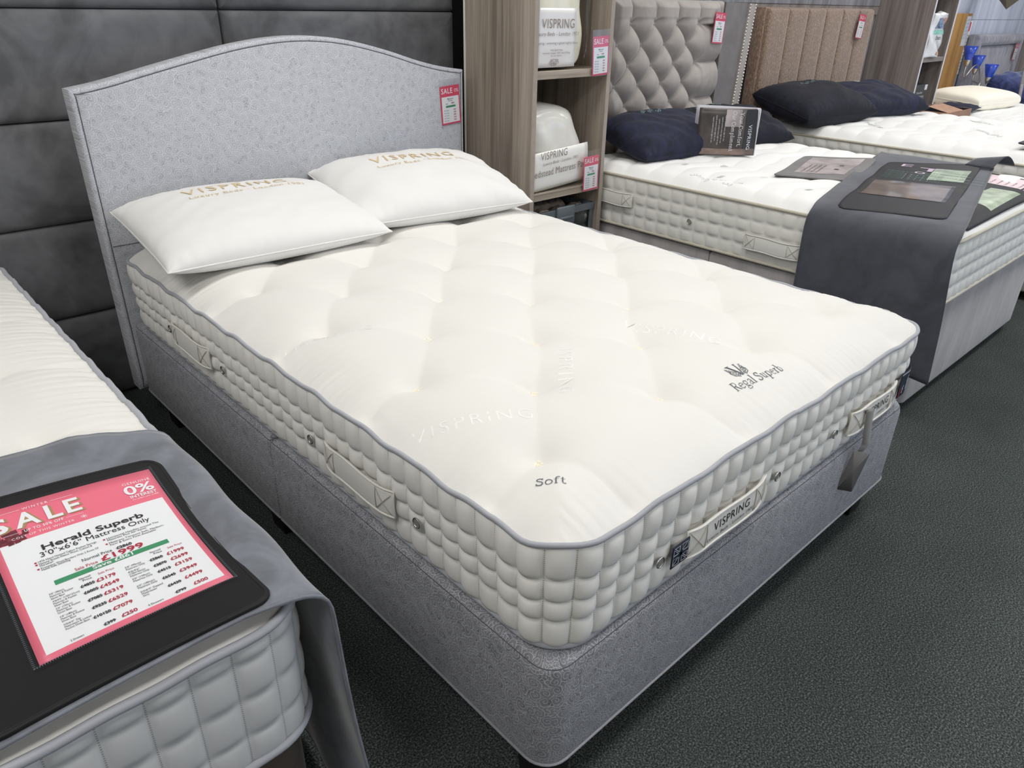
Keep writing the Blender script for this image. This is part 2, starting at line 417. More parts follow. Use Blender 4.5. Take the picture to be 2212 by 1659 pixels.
M['wood_h'] = wood('greige_wood_shelf', C(124, 113, 101), C(158, 146, 132), C(182, 169, 155), 'x')
M['wood_d'] = wood('grey_wood', C(106, 98, 94), C(132, 123, 118), C(156, 147, 142))
M['wood_dx'] = wood('grey_wood_shelf', C(106, 98, 94), C(132, 123, 118), C(156, 147, 142), 'x')
M['wall_wood'] = wood('grey_wall_board', C(104, 102, 106), C(128, 126, 130), C(150, 149, 154))
M['wall_pale'] = wood('pale_wall_board', C(166, 170, 186), C(188, 193, 208), C(206, 210, 224))
M['pine'] = wood('honey_pine', C(140, 98, 44), C(170, 126, 66), C(192, 150, 90))
M['scroll'] = scroll_fabric('silver_scroll_jacquard', C(130, 131, 137), C(198, 199, 203), C(106, 107, 113))
M['scroll_hb'] = scroll_fabric('pale_scroll_jacquard', C(178, 180, 187), C(222, 224, 229), C(158, 160, 167))
M['seam'] = plain('seam_thread', C(84, 85, 92), .8)
M['ivory'] = fabric('ivory_ticking_dimmed', C(226, 224, 219), 1100, .12, .8, .012, sheen=.1)  # top colour lowered to hold back the bright overhead light
M['ivory_lifted'] = fabric('ivory_ticking_lifted', C(240, 238, 232), 1100, .15, .75, .02, stitch=C(120, 116, 108), sheen=.1)  # same fabric as the top, colour lightened to lift the dimmer sides
M['handle'] = fabric('ivory_handle', C(236, 233, 226), 1100, .12, .75, .02, sheen=.1)
M['handle_edge'] = plain('ivory_piping', C(238, 235, 227), .7)
M['pipe_grey'] = fabric('grey_piping', C(164, 166, 173), 1500, .2, .8, .05)
M['pillow'] = fabric('white_cotton', C(229, 228, 225), 1300, .12, .85, .01, sheen=.1)
M['gold'] = plain('gold_print', C(214, 190, 146), .7)
M['wool'] = plain('wool_tuft', C(240, 234, 216), .95, bump=.5, bscale=900)
M['ink'] = plain('grey_embroidery', C(96, 99, 106), .8)
M['ink_dark'] = plain('dark_print', C(40, 40, 42), .7)
M['satin'] = plain('satin_thread', C(240, 238, 234), .4, sheen=.1)
M['edge_grey'] = plain('edge_piping_grey', C(150, 151, 157), .8, noise=.1, nscale=300)
M['thread'] = plain('stitch_thread', C(188, 182, 170), .8)
M['chrome'] = plain('chrome', C(200, 200, 202), .22, 1)
M['vent'] = plain('brass_vent', C(158, 154, 142), .5, .2, noise=.1)
M['navy'] = plain('navy_label', C(30, 38, 58), .7)
M['red'] = plain('label_red', C(150, 40, 48), .7)
M['label_white'] = plain('label_white', C(220, 220, 222), .7)
M['ribbon'] = fabric('grey_ribbon', C(150, 148, 145), 1500, .2, .7)
M['card_dark'] = plain('dark_card', C(112, 110, 110), .6)
M['runner'] = velvet('grey_runner_velvet', C(112, 116, 124), .22, 7, .5, .8)
M['runner2'] = velvet('slate_runner_velvet', C(72, 74, 83), .18, 7, .5, .8)
M['vinyl'] = plain('black_vinyl', C(22, 22, 24), .6, bump=.08, bscale=700, Specular_IOR_Level=.3)
M['vinyl2'] = plain('charcoal_vinyl', C(26, 27, 34), .55, bump=.08, bscale=700, Specular_IOR_Level=.3)
M['pink'] = plain('coral_print', C(238, 118, 138), .35)
M['pink_d'] = plain('crimson_print', C(222, 74, 104), .4)
M['paper'] = plain('white_paper', C(238, 240, 240), .4)
M['green'] = plain('green_print', C(66, 148, 104), .4)
M['crim'] = plain('crimson_ink', C(178, 40, 62), .5)
M['wine'] = plain('foil_pine_cone', C(112, 44, 56), .4, noise=.5, nscale=160)
M['gold_shadow'] = plain('gold_shadow_print', C(170, 140, 96), .5)
def clear(name, tint=(1, 1, 1, 1), rough=.08, fac=.12):
    t = NT(name); tr = t.n('BsdfTransparent', i_Color=tint); gl = t.n('BsdfGlossy', i_Roughness=rough, i_Color=(1, 1, 1, 1))
    lw = t.n('LayerWeight', i_Blend=.5); mx = t.n('MixShader')
    t.l(t.math('ADD', t.math('MULTIPLY', t.math('POWER', lw.outputs['Facing'], 5.0), .8), fac+.02), mx.inputs[0]); t.l(tr.outputs[0], mx.inputs[1]); t.l(gl.outputs[0], mx.inputs[2])
    t.l(mx.outputs[0], t.t.nodes['Material Output'].inputs[0]); return t.m
M['sleeve'] = clear('clear_sleeve', (.97, .97, .98, 1), .12, .01)
M['glass'] = clear('window_glass', (.98, .99, 1, 1), .02, 0)
M['brown_leather'] = velvet('brown_suede', C(74, 64, 56), .2, 8, .3)
M['knit'] = fabric('white_knit', C(238, 238, 236), 500, .35, .85, .015)
M['knit_side'] = fabric('pale_side_fabric', C(228, 227, 221), 900, .2, .8, .02)
M['pipe_stone'] = fabric('stone_piping', C(196, 190, 174), 1200, .2)
M['divan2'] = velvet('dove_velvet', C(170, 166, 166), .14, 6, .35, .8, (1, 1, .3))
M['divan2_side'] = M['divan2']
M['tuft_grey'] = velvet('taupe_grey_velvet', C(158, 151, 146), .1, 6, .4, .7)
M['tuft_border'] = velvet('dark_taupe_velvet', C(112, 108, 108), .12, 6, .4, .75)
M['stud'] = plain('silver_stud', C(215, 212, 205), .25, 1)
t = NT('brown_chenille'); v = t.scaled(t.obj(), (1, 1, .5))
nz = t.n('TexNoise', i_Vector=v, i_Scale=150.0, i_Detail=4.0, i_Roughness=.7).outputs[0]
M['chenille'] = t.set(Base_Color=t.ramp(nz, [(.32, C(98, 79, 66)), (.52, C(128, 105, 88)), (.70, C(176, 152, 132))]), Roughness=.85, Sheen_Weight=.4, Normal=t.bump(nz, .25, .002))
M['navy_plush'] = velvet('navy_plush', C(24, 28, 50), .5, 14, .06, .9)
M['black_plush'] = velvet('black_plush', C(15, 18, 32), .5, 14, .03, .9)
M['blue_plush'] = velvet('blue_plush', C(52, 64, 112), .45, 14, .7, .8)
M['teal_print'] = plain('teal_thread', C(128, 158, 156), .7)
M['cream_bag'] = plain('cream_fibre', C(232, 228, 208), .7, noise=.05, nscale=12, coat=.9)
M['white_bag'] = plain('white_fibre', C(226, 223, 214), .7, noise=.05, nscale=12, coat=.9)
M['bag_label'] = plain('pale_label', C(222, 219, 218), .45, coat=.5)
M['band'] = plain('white_band', C(232, 230, 224), .45, coat=.5)
M['tag_ink'] = plain('brown_ink', C(142, 132, 126), .7)
M['smoke'] = clear('smoked_plastic', (.62, .66, .69, 1), .2, .02)
M['tub'] = plain('grey_plastic', C(96, 104, 110), .4)
M['fluff'] = plain('fluffy_wool', C(196, 184, 174), .95, noise=.2, nscale=40, bump=.6, bscale=200)
M['pic_brown'] = plain('warm_photo_print', C(120, 104, 96), .35, noise=.5, nscale=14)
M['pic_grey'] = plain('grey_photo_print', C(172, 164, 164), .35, noise=.3, nscale=12)
M['pic_green'] = plain('green_photo_print', C(168, 182, 160), .3, noise=.35, nscale=16)
M['pic_dark'] = plain('dark_photo_print', C(78, 72, 70), .35, noise=.5, nscale=10)
M['teal_ink'] = plain('teal_ink', C(70, 112, 98), .5)
M['lilac_ink'] = plain('lilac_ink', C(206, 184, 204), .5)
M['pale_pink'] = plain('pale_pink_paper', C(232, 210, 216), .4)
M['page'] = plain('brochure_page', C(205, 204, 212), .5)
M['foam'] = plain('cream_foam', C(250, 244, 228), .8, noise=.02)
M['cardboard'] = plain('cardboard', C(176, 138, 116), .85, noise=.1)
M['box_black'] = plain('black_carton', C(40, 42, 46), .45)
M['cyan'] = plain('cyan_print', C(90, 190, 214), .4)
M['grey_velvet'] = velvet('crushed_grey_velvet', C(140, 140, 150), .28, 9, .5, .6, (1, 1, .4))
M['blue_glass'] = plain('cobalt_glass', C(36, 74, 190), .25, coat=.4)
M['nickel'] = plain('brushed_nickel', C(190, 186, 178), .3, 1)
M['olive'] = plain('olive_sign', C(104, 98, 82), .8, noise=.08)
M['poly'] = plain('white_poly_bag', C(236, 238, 240), .3, noise=.08, nscale=20, coat=.8)
M['illus'] = plain('farm_picture', C(120, 140, 168), .4, noise=.8, nscale=60)
M['illus2'] = plain('animal_picture', C(206, 160, 140), .4, noise=.6, nscale=60)
M['mint'] = plain('mint_print', C(150, 214, 200), .4, noise=.2, nscale=40)
M['trim_metal'] = plain('edge_strip', C(214, 214, 224), .35)

# ------------------------------------------------------------------ room shell
WX0, WX1, WY0, WY1 = -3.4, 11.6, -7.2, .34
tag(mobj('floor', box(WX0, WX1, WY0, WY1, -.1, 0, 0), M['carpet'], smooth=False), 'dark grey green speckled loop carpet', kind='structure')
tag(mobj('ceiling', box(WX0, WX1, WY0, WY1, CEIL, CEIL+.1, 0), M['ceil'], smooth=False), kind='structure')
wb = mobj('wall_back', box(WX0, WX1, WY1, WY1+.12, 0, CEIL, 0), M['paint'], smooth=False); tag(wb, kind='structure')
tag(mobj('wall_left', box(WX0-.12, WX0, WY0, WY1, 0, CEIL, 0), M['paint'], smooth=False), kind='structure')
tag(mobj('wall_right', box(WX1, WX1+.12, WY0, WY1, 0, CEIL, 0), M['paint'], smooth=False), kind='structure')
# shopfront wall behind the camera with three display windows
wf = mobj('wall_front', cat(box(WX0, WX1, WY0-.12, WY0, 0, .45, 0), box(WX0, WX1, WY0-.12, WY0, 2.35, CEIL, 0),
     *[box(a, b, WY0-.12, WY0, .45, 2.35, 0) for a, b in ((WX0, 2.0), (6.0, 6.4), (10.4, WX1))]), M['paint'], smooth=False)
tag(wf, kind='structure')
for i, (a, b) in enumerate(((2.0, 6.0), (6.4, 10.4))):
    wn = mobj('window_%d' % (i+1), cat(box(a, b, WY0-.09, WY0-.03, .45, .52), box(a, b, WY0-.09, WY0-.03, 2.28, 2.35), box(a, a+.06, WY0-.09, WY0-.03, .52, 2.28), box(b-.06, b, WY0-.09, WY0-.03, .52, 2.28)), M['white_trim'], smooth=False)
    tag(wn, kind='structure')
    mobj('pane', box(a+.06, b-.06, WY0-.064, WY0-.058, .52, 2.28, 0), M['glass'], wn, smooth=False)
# ceiling light panels
proto = None
M['diffuser'] = NT('lamp_diffuser').set(Base_Color=(.9, .9, .9, 1), Emission_Color=(1, .98, .95, 1), Emission_Strength=3.0)
for i, lo in enumerate(lamp_objs):
    lx, ly = lo.location.x, lo.location.y
    e = empty('ceiling_light', (lx, ly, CEIL-.03), 'white rectangular light panel in the unseen ceiling, added to light the room', 'ceiling light', 'ceiling light panels')
    if proto is None:
        fr = mobj('frame', cat(box(-.6, .6, -.3, -.28, 0, .03), box(-.6, .6, .28, .3, 0, .03), box(-.6, -.58, -.28, .28, 0, .03), box(.58, .6, -.28, .28, 0, .03)), M['white_trim'], e, local=True)
        df = mobj('diffuser', box(-.58, .58, -.28, .28, .012, .02, 0), M['diffuser'], e, local=True, smooth=False); proto = (fr, df)
    else:
        for p in proto:
            c = p.copy(); COL.objects.link(c); c.parent = e

# upholstered charcoal wall panels (x -2.57 .. 1.56), four high courses and more above
XS = [-2.67, -1.58, -.49, .602, 1.694]; ZS = [.006, .35, .688, 1.029, 1.366, 1.705, 2.045, 2.385]
wbp = mobj('wall_panelling', box(-2.7, 1.9, .295, .34, 0, 2.42, 0), M['black'], wb, smooth=False)
for i in range(4):
    for j in range(7):
        z0 = ZS[j]; z1 = ZS[j+1]
        g = loft_rr(XS[i]+.002, XS[i+1]-.002, z0+.0015, z1-.0015, (.008,)*4, [(0, 0), (0, .012), (.003, .020), (.010, .026), (.022, .030), (.05, .033), (.1, .0345), (.15, .035)], front3(.30), cap0=False, k=8, arc=3)
        mobj('panel', g, M['panel'], wbp, auto=1.2)
# grey wood board lining to the right of the first shelving unit
bl = mobj('wall_lining', box(1.9, 9.7, .1, .34, 0, CEIL, 0), M['wall_wood'], wb, smooth=False)
mobj('fascia', box(2.12, 5.72, .082, .1, 1.43, CEIL, .003), M['wall_wood'], wb, smooth=False)
mobj('rail', box(2.12, 5.72, .086, .1, 1.372, 1.43, .002), M['wood_d'], wb, smooth=False)
for z0, z1 in ((0, .7), (.703, 1.338), (1.341, 1.98), (1.983, CEIL)):
    mobj('lining_board', box(6.2, 9.58, .088, .101, z0, z1, .001), M['wall_pale'], wb, smooth=False)

# ------------------------------------------------------------------ bed builders
def arclen_resample(P, n):
    Q = np.vstack([P, P[:1]]); d = np.linalg.norm(np.diff(Q, axis=0), axis=1); S = np.concatenate([[0], np.cumsum(d)])
    s = np.arange(n)/n*S[-1]
    return np.column_stack([np.interp(s, S, Q[:, 0]), np.interp(s, S, Q[:, 1])]), S[-1]
def border(P0, cell, zrows, bulge, zp, inset_bot=0., k=10, m=9, soft=.55, hdeep=.45, extra=None, ztop=None):
    """quilted mattress side: P0 outline ccw, zrows from top to bottom"""
    L = np.linalg.norm(np.diff(np.vstack([P0, P0[:1]]), axis=0), axis=1).sum(); nc = int(round(L/cell))
    P, L = arclen_resample(P0, nc*k); N = normals2(P); N = (N+np.roll(N, 1, 0)+np.roll(N, -1, 0))/3
    u = (np.arange(nc*k) % k)/k; fu = np.abs(np.sin(PI*u))**soft
    jit = 1+.12*np.sin(np.arange(nc)*2.7+1)[(np.arange(nc*k)//k)]
    V = []; UV = []; z_t, z_b = zrows[0], zrows[-1]
    rows = []
    for i in range(len(zrows)-1):
        js = range(m) if i == len(zrows)-2 else range(m-1)
        for j in js:
            v = j/(m-1); rows.append((i, v, zrows[i]+(zrows[i+1]-zrows[i])*v))
    for (i, v, z) in rows:
        gv = np.abs(math.sin(PI*v))**soft
        # tuck seam hard only at the crossing points, softer along the course line
        b = bulge*jit*(fu*(1-hdeep)*(gv) + hdeep*gv*(.35+.65*fu) + .18*fu*(1-gv))
        # sag: the fold of each course droops between stitches
        fr = (z_t-z)/(z_t-z_b); ins = inset_bot*fr
        Q = P+N*(b-ins)[:, None] if not np.isscalar(b) else P
        zz = z-.10*abs(zrows[i+1]-zrows[i])*fu*(1 if v > .01 or i > 0 else 0)*math.sin(PI*v*.5)*(0 if i == len(zrows)-2 and v == 1 else 1)
        if zp is not None: zz = zz+zp(Q[:, 0], Q[:, 1])*(1-fr)
        V.append(np.column_stack([Q, zz+0*u])); UV.append(np.column_stack([np.arange(nc*k)/k, np.full(nc*k, z)]))
    nr = len(rows); V = np.array(V).transpose(1, 0, 2).reshape(-1, 3); UV = np.array(UV).transpose(1, 0, 2).reshape(-1, 2)
    return V, grid_faces(nc*k, nr, cu=True, flip=True), UV
def rr_grid(x0, x1, y0, y1, r, nx, ny):
    """grid over a rounded rectangle: returns X, Y, edge distance E"""
    hx, hy = (x1-x0)/2, (y1-y0)/2; cx, cy = (x0+x1)/2, (y0+y1)/2
    def ax(h, n):      # denser at the rim
        a = np.linspace(-1, 1, n); return h*(a*.93+.07*np.sign(a)*np.abs(a)**6) if True else a*h
    gx, gy = np.meshgrid(ax(hx, nx), ax(hy, ny), indexing='ij')
    ex, ey = hx-np.abs(gx), hy-np.abs(gy); a = np.clip(1-ex/r, 0, 1); b = np.clip(1-ey/r, 0, 1)
    m = np.maximum(a, b); q = np.hypot(a, b)+1e-9; corner = (a > 0) & (b > 0)
    X = np.where(corner, np.sign(gx)*(hx-r+r*m*a/q), gx); Y = np.where(corner, np.sign(gy)*(hy-r+r*m*b/q), gy)
    E = np.where(corner, r*(1-m), np.minimum(ex, ey))
    return X+cx, Y+cy, E
def edge_dist(X, Y, x0, x1, y0, y1, r):
    hx, hy = (x1-x0)/2, (y1-y0)/2; gx, gy = X-(x0+x1)/2, Y-(y0+y1)/2
    dx, dy = np.abs(gx)-(hx-r), np.abs(gy)-(hy-r)
    return np.maximum(0, r-(np.hypot(np.maximum(dx, 0), np.maximum(dy, 0))+np.minimum(np.maximum(dx, dy), 0)))
def ring(P, z, zp=None): return np.column_stack([P, z+(zp(P[:, 0], P[:, 1]) if zp else 0*P[:, 0])])
def vent_geo():
    ringg = lathe([(.0115, 0), (.0125, .002), (.0115, .0034), (.0098, .003), (.0095, .001)], 22)
    return ringg, lathe([(.0001, .0026), (.006, .0024), (.0098, .0018)], 22)
_vm = [None]
def vent(parent, pos, nrm):
    q = Vector(nrm).to_track_quat('Z', 'Y'); Mx = Matrix.Translation(pos) @ q.to_matrix().to_4x4()
    if _vm[0] is None:
        a, b = vent_geo(); o = mobj('air_vent', a, M['chrome'], None); d = mobj('vent_mesh', b, M['vent'], None); _vm[0] = (o.data, d.data)
        o2, d2 = o, d
    else:
        o2 = bpy.data.objects.new('air_vent', _vm[0][0]); COL.objects.link(o2); d2 = bpy.data.objects.new('vent_mesh', _vm[0][1]); COL.objects.link(d2)
    o2.parent = parent; o2.matrix_parent_inverse = Matrix.Translation(-parent.location); o2.matrix_world = Mx
    o2.matrix_basis = Mx; d2.parent = o2
    o2['label'] = 'round metal air vent'
def strap(parent, origin, right, nrm, ln=.26, ht=.064, bow=.010, mat='handle', text=None, edge='handle_edge'):
    """fabric carrying handle stitched to a mattress side; origin = centre"""
    R = np.array(right, float); Z = np.array([0, 0, 1.]); N = np.array(nrm, float); O = np.array(origin, float)
    def pos(a, b, off):   # a along, b up
        prof = np.clip((np.abs(a)-ln*.32)/(ln*.18), 0, 1); o = bow*(1-prof**2)+.004
        return O+np.asarray(a)[..., None]*R+np.asarray(b)[..., None]*Z+(o+off+.0025*np.cos(np.asarray(b)/ht*PI))[..., None]*N
    a = np.linspace(-ln/2, ln/2, 34); b = np.linspace(-ht/2, ht/2, 9)
    A, B = np.meshgrid(a, b, indexing='ij'); B = B*(1-.06*np.sin(A/ln*9)*np.sign(B))
    h = mobj('carry_handle', (pos(A, B, 0).reshape(-1, 3), grid_faces(34, 9)), M[mat], parent, solid=-.004)
    pr = [(x, -ht/2) for x in np.linspace(-ln/2, ln/2, 26)]+[(ln/2, y) for y in np.linspace(-ht/2, ht/2, 7)[1:]]+[(x, ht/2) for x in np.linspace(ln/2, -ln/2, 26)[1:]]+[(-ln/2, y) for y in np.linspace(ht/2, -ht/2, 7)[1:-1]]
    pr = np.array(pr); mobj('edging', tube(pos(pr[:, 0], pr[:, 1]*(1-.06*np.sin(pr[:, 0]/ln*9)*np.sign(pr[:, 1])), .001), .0024, 6, True), M[edge], h)
    cr = []
    for s in (-1, 1):
        c0 = s*(ln/2-.028); w2, h2 = .021, ht/2-.008
        for q in (1, -1):
            l = np.linspace(-1, 1, 8); cr.append(tube(pos(c0+l*w2, q*l*h2, .0015), .0009, 5))
        sq = np.array([(c0-s*w2*1.15, -h2*1.1), (c0-s*w2*1.15, h2*1.1)]); l = np.linspace(0, 1, 6)[:, None]; sq = sq[0]+(sq[1]-sq[0])*l
        cr.append(tube(pos(sq[:, 0], sq[:, 1], .001), .0009, 5))
    mobj('cross_stitching', cat(*cr[:3]), M['thread'], h); mobj('cross_stitching', cat(*cr[3:]), M['thread'], h)
    if text:
        for s_, size, yy in text:
            V, F = text2d(s_, size, 0.0, 1., 0, 'CENTER', 1.12); mobj('lettering', (pos(V[:, 0], V[:, 1]+yy, .0012), F), M['ink_dark'], h, smooth=False)
    return h
def feet(parent, spots, h, mat='black', r=.03, shape='block'):
    for (x, y) in spots:
        if shape == 'block': g = loft(rrect(x-.045, x+.045, y-.045, y+.045, .012, 0, 3), [(.012, 0), (.010, .004), (0, h)], up3)
        else: g = lathe([(.001, 0), (.022, 0), (.024, .008), (.012, .016), (.02, .03), (.012, h), (.001, h)], 16, (x, y, 0))
        mobj('foot', g, M[mat], parent, auto=.7)
def divan(name, label, x0, x1, y0, y1, z0, z1, r, mat, seam=None, piping=None, foot='block', split=True, footmat='black', group=None, lip=.022):
    root = empty(name, ((x0+x1)/2, (y0+y1)/2, 0), label, 'bed base', group)
    ym = (y0+y1)/2
    halves = [(y0, ym-.0015, (r, r, .006, .006)), (ym+.0015, y1, (.006, .006, r*.6, r*.6))] if split else [(y0, y1, (r, r, r, r))]
    for a, b, rs in halves:
        P = rrect(x0, x1, a, b, rs, .06, 7)
        prof = [(.06, z0), (.008, z0), (.002, z0+.003), (0, z0+.01), (0, (z0+z1)/2), (0, z1-lip), (lip*.12, z1-lip*.5), (lip*.45, z1-lip*.1), (lip, z1), (.06, z1+.002), (.1, z1+.002)]
        h = mobj('base_half', loft_rr(x0, x1, a, b, rs, prof, up3), M[mat], root, auto=1.0)
        if seam: mobj('top_seam', tube(ring(P-normals2(P)*lip*.25, z1-lip*.42), .0016, 6, True), M[seam], h)
        if piping: mobj('bottom_piping', tube(ring(P, z0+.002), .0035, 6, True), M[piping], h)
    feet(root, [(x0+.075, y0+.075), (x1-.075, y0+.075), (x0+.075, y1-.1), (x1-.075, y1-.1)]+([(x0+.075, ym+.12), (x1-.075, ym+.12)] if split else []), z0, footmat, shape=foot)
    return root

# ------------------------------------------------------------------ bed one: the ivory king-size mattress on the silver divan
BL, BW = 2.065, 1.5
d1 = divan('divan_base', 'silver grey scroll-patterned divan base under the large ivory mattress', 0, BW, -BL, -.004, .13, .388, .055, 'scroll', 'seam', 'edge_grey')
# headboard with arched top
hb = empty('headboard', (.75, .03, 0), 'pale grey scroll-patterned headboard with arched top, against the charcoal panels', 'headboard')
hx = [-.021, .084, .193, .346, .492, .60, .68, .76, .844, .93, 1.019, 1.165, 1.276, 1.40, 1.521]
hz = [1.149, 1.166, 1.193, 1.228, 1.260, 1.277, 1.286, 1.289, 1.287, 1.278, 1.262, 1.227, 1.193, 1.165, 1.149]
xs = np.linspace(-.021, 1.521, 90); zs = np.interp(xs, hx, hz)
kz = np.ones(7)/7; zs[3:-3] = np.convolve(zs, kz, 'valid')
OUT = np.array([(-.021, z) for z in np.linspace(1.13, .125, 26)] + [(x, .125) for x in np.linspace(-.021, 1.521, 40)[1:-1]] + [(1.521, z) for z in np.linspace(.125, 1.13, 26)] + [(x, z) for x, z in zip(xs[::-1], zs[::-1])])
hbody = mobj('upholstered_board', loft(OUT, [(.004, -.075), (0, -.07), (0, -.012), (.002, -.005), (.007, -.001), (.014, 0), (.0165, -.0015), (.019, 0.0005), (.03, .001)], front3(0.0), uvmode='xy'), M['scroll_hb'], hb, auto=1.0)
Nn2 = normals2(OUT); Q = OUT-Nn2*.0165
mobj('edge_seam', tube(np.column_stack([Q[:, 0], np.full(len(Q), -.0004), Q[:, 1]]), .0011, 5, True), M['seam'], hbody)
mobj('cross_seam', tube(np.array([(x, -.0012, .66) for x in np.linspace(0, 1.5, 12)]), .0014, 5), M['seam'], hbody)

# mattress one
X0, X1, Y0, Y1, Z0, Z1 = .012, 1.488, -2.060, -.012, .397, .629
R1 = .10
zp1 = lambda x, y: .0035*np.sin(2*PI*y/.19+.6)*(x < .75)+.0030*np.sin(2*PI*x/.23+.4)*(y < -1.9)+.0015*np.sin(y*61)+.001*np.sin(x*57)
TUF = [(.168+.365*i, -1.852+.382*j) for i in range(4) for j in range(5)]+[(.350+.365*i, -1.655+.382*j) for i in range(4) for j in range(5) if .350+.365*i < 1.46]
TUF = [(x, y) for x, y in TUF if y < -.10]
SEG = []
for i, a in enumerate(TUF):
    for b in TUF[i+1:]:
        d = math.dist(a, b)
        if .2 < d < .3: SEG.append((a, b))
for a in TUF:                                  # pull lines from the outer tufts to the rim
    if a[0] < .2: SEG.append((a, (X0, a[1]-.03)))
    if a[1] < -1.8: SEG.append((a, (a[0]+.03, Y0)))
    if a[0] > 1.25: SEG.append((a, (X1, a[1]-.02)))
def top1(X, Y, E=None, wr=True):
    if E is None: E = edge_dist(X, Y, X0, X1, Y0, Y1, R1)
    z = Z1+.066*(1-(1-np.clip(E/.24, 0, 1))**2.6)
    z = z+zp1(X, Y)*np.exp(-E/.05)
    dip = np.zeros_like(X, dtype=float)
    for tx, ty in TUF:
        r = np.sqrt((X-tx)**2+(Y-ty)**2+.005**2); dip += .040*np.exp(-r/.054)
    cr = np.zeros_like(dip)
    for i, (a, b) in enumerate(SEG):
        ax, ay = a; bx, by = b; L2 = (bx-ax)**2+(by-ay)**2
        tt = np.clip(((X-ax)*(bx-ax)+(Y-ay)*(by-ay))/L2, 0, 1)
        off = .014*np.sin(i*1.9)*np.sin(PI*tt)
        nx_, ny_ = -(by-ay)/math.sqrt(L2), (bx-ax)/math.sqrt(L2)
        d = np.hypot(X-ax-(bx-ax)*tt-nx_*off, Y-ay-(by-ay)*tt-ny_*off)
        cr = np.maximum(cr, (.0145-.0075*np.sin(PI*tt))*np.exp(-np.sqrt(d*d+.003**2)/.028))
    z = z-dip*np.clip(E/.06, 0, 1)-cr*np.clip(E/.02, 0, 1)
    if wr:
        sx = np.where(np.minimum(X-X0, X1-X) < np.minimum(Y-Y0, Y1-Y), Y, X)
        am = np.exp(-E/.085)*np.clip(E/.012, 0, 1)*(.55+.45*np.sin(sx*9+1.3*np.sin(sx*4)))
        z = z+am*(.0016*np.sin(2*PI*sx/.027+2.5*np.sin(sx*13)+E*14)+.0013*np.sin(2*PI*sx/.0166+3*np.sin(sx*7)+E*25))
    return z
m1 = empty('mattress', (.75, -1.03, Z0), 'large ivory button-tufted mattress with grey piping, in the centre, on the silver scroll-patterned base', 'mattress')
X, Y, E = rr_grid(X0, X1, Y0, Y1, R1, 250, 340)
Zt = top1(X, Y, E)
mobj('top_cover', (np.stack([X, Y, Zt], -1).reshape(-1, 3), grid_faces(250, 340)), M['ivory'], m1)
P1 = rrect(X0, X1, Y0, Y1, R1, .01, 16)
zr1 = [Z1-.004, .556, .508, .464, Z0+.006]
mobj('quilted_border', border(P1, .0535, zr1, .0135, zp1, .012, 10, 9, .56), M['ivory_lifted'], m1)
Pp, _ = arclen_resample(P1, 500)
mobj('top_piping', tube(ring(Pp+normals2(Pp)*.004, Z1, zp1), .0052, 8, True), M['pipe_grey'], m1)
mobj('bottom_piping', tube(ring(Pp-normals2(Pp)*.010, Z0+.002), .0056, 8, True), M['pipe_grey'], m1)
tm = None
for i, (tx, ty) in enumerate(TUF):
    if ty > -.55: continue
    z = float(top1(np.array([tx]), np.array([ty]))[0])
    if tm is None:
        gs = []
        for a in range(7):
            an = a*2*PI/7; rr_ = .0075; s = lathe([(.0001, -.003), (.0036, -.0016), (.0046, .0012), (.003, .0042), (.0001, .005)], 7, (rr_*math.cos(an), rr_*math.sin(an)*.9, .001*math.sin(a*2.3)))
            gs.append(s)
        gs.append(lathe([(.0001, -.004), (.006, -.003), (.005, .002), (.0001, .0032)], 8))
        o = mobj('wool_tuft', cat(*gs), M['wool'], m1); tm = o.data; o.matrix_parent_inverse = Matrix.Translation(-m1.location)
    else:
        o = bpy.data.objects.new('wool_tuft', tm); COL.objects.link(o); o.parent = m1; o.matrix_parent_inverse = Matrix.Translation(-m1.location)
    o.location = (tx, ty, z+.001); o.rotation_euler.z = i*1.3
# embroidery on the top
tz = lambda x, y: top1(np.asarray(x), np.asarray(y))
mobj('lettering', on_top(serif2d('Soft', .027, 1.2, .8), .092, -1.918, math.radians(-46), tz), M['ink'], m1, smooth=False)['label'] = 'grey embroidered word Soft'
mobj('lettering', on_top(serif2d('Regal Superb', .0345, 1, .72), .655, -1.966, math.radians(-3), tz), M['ink'], m1, smooth=False)['label'] = 'grey embroidered words Regal Superb'
def spiral(cx, cy, r, turns, a0, sgn, wd):
    n = 26; return ribbon([(cx+r*(1-.85*i/n)*math.cos(a0+sgn*2*PI*turns*i/n), cy+r*(1-.85*i/n)*math.sin(a0+sgn*2*PI*turns*i/n)) for i in range(n+1)], wd)
lg = [ribbon(dense([(-.016, .048), (0, 0)], .004), .0062), ribbon(dense([(.016, .048), (.002, 0)], .004), .0036), ribbon([(-.024, .048), (-.016, .0485), (-.008, .048)], .0022), ribbon([(.010, .048), (.016, .0485), (.022, .048)], .0022)]
for s in (-1, 1):
    lg += [spiral(s*.022, .016, .011, 1.6, 0 if s > 0 else PI, s, .0022), spiral(s*.027, .031, .007, 1.3, PI/2, -s, .002), spiral(s*.012, .004, .0065, 1.2, -PI/2, s, .002), spiral(s*.032, .040, .0035, 1, 0, s, .0018),
           ribbon([(s*.012, .01), (s*.02, .002), (s*.03, .006), (s*.034, .018), (s*.03, .03)], .0024)]
mobj('emblem', on_top((cat(*lg)[0]*.8, cat(*lg)[1]), .722, -1.938, math.radians(-3), tz), M['ink'], m1, smooth=False)['label'] = 'grey embroidered V emblem with scrolls'
for (px, py, an, sz) in ((.03, -1.645, -31, .048), (.03, -1.105, -22, .046), (.735, -1.575, -68, .05), (.53, -1.55, 224, .05)):
    mobj('woven_lettering', on_top(text2d('VISPRING', sz, -.012, 1., 0, 'LEFT', 1.25), px, py, math.radians(an), tz, .0004), M['satin'], m1, smooth=False)
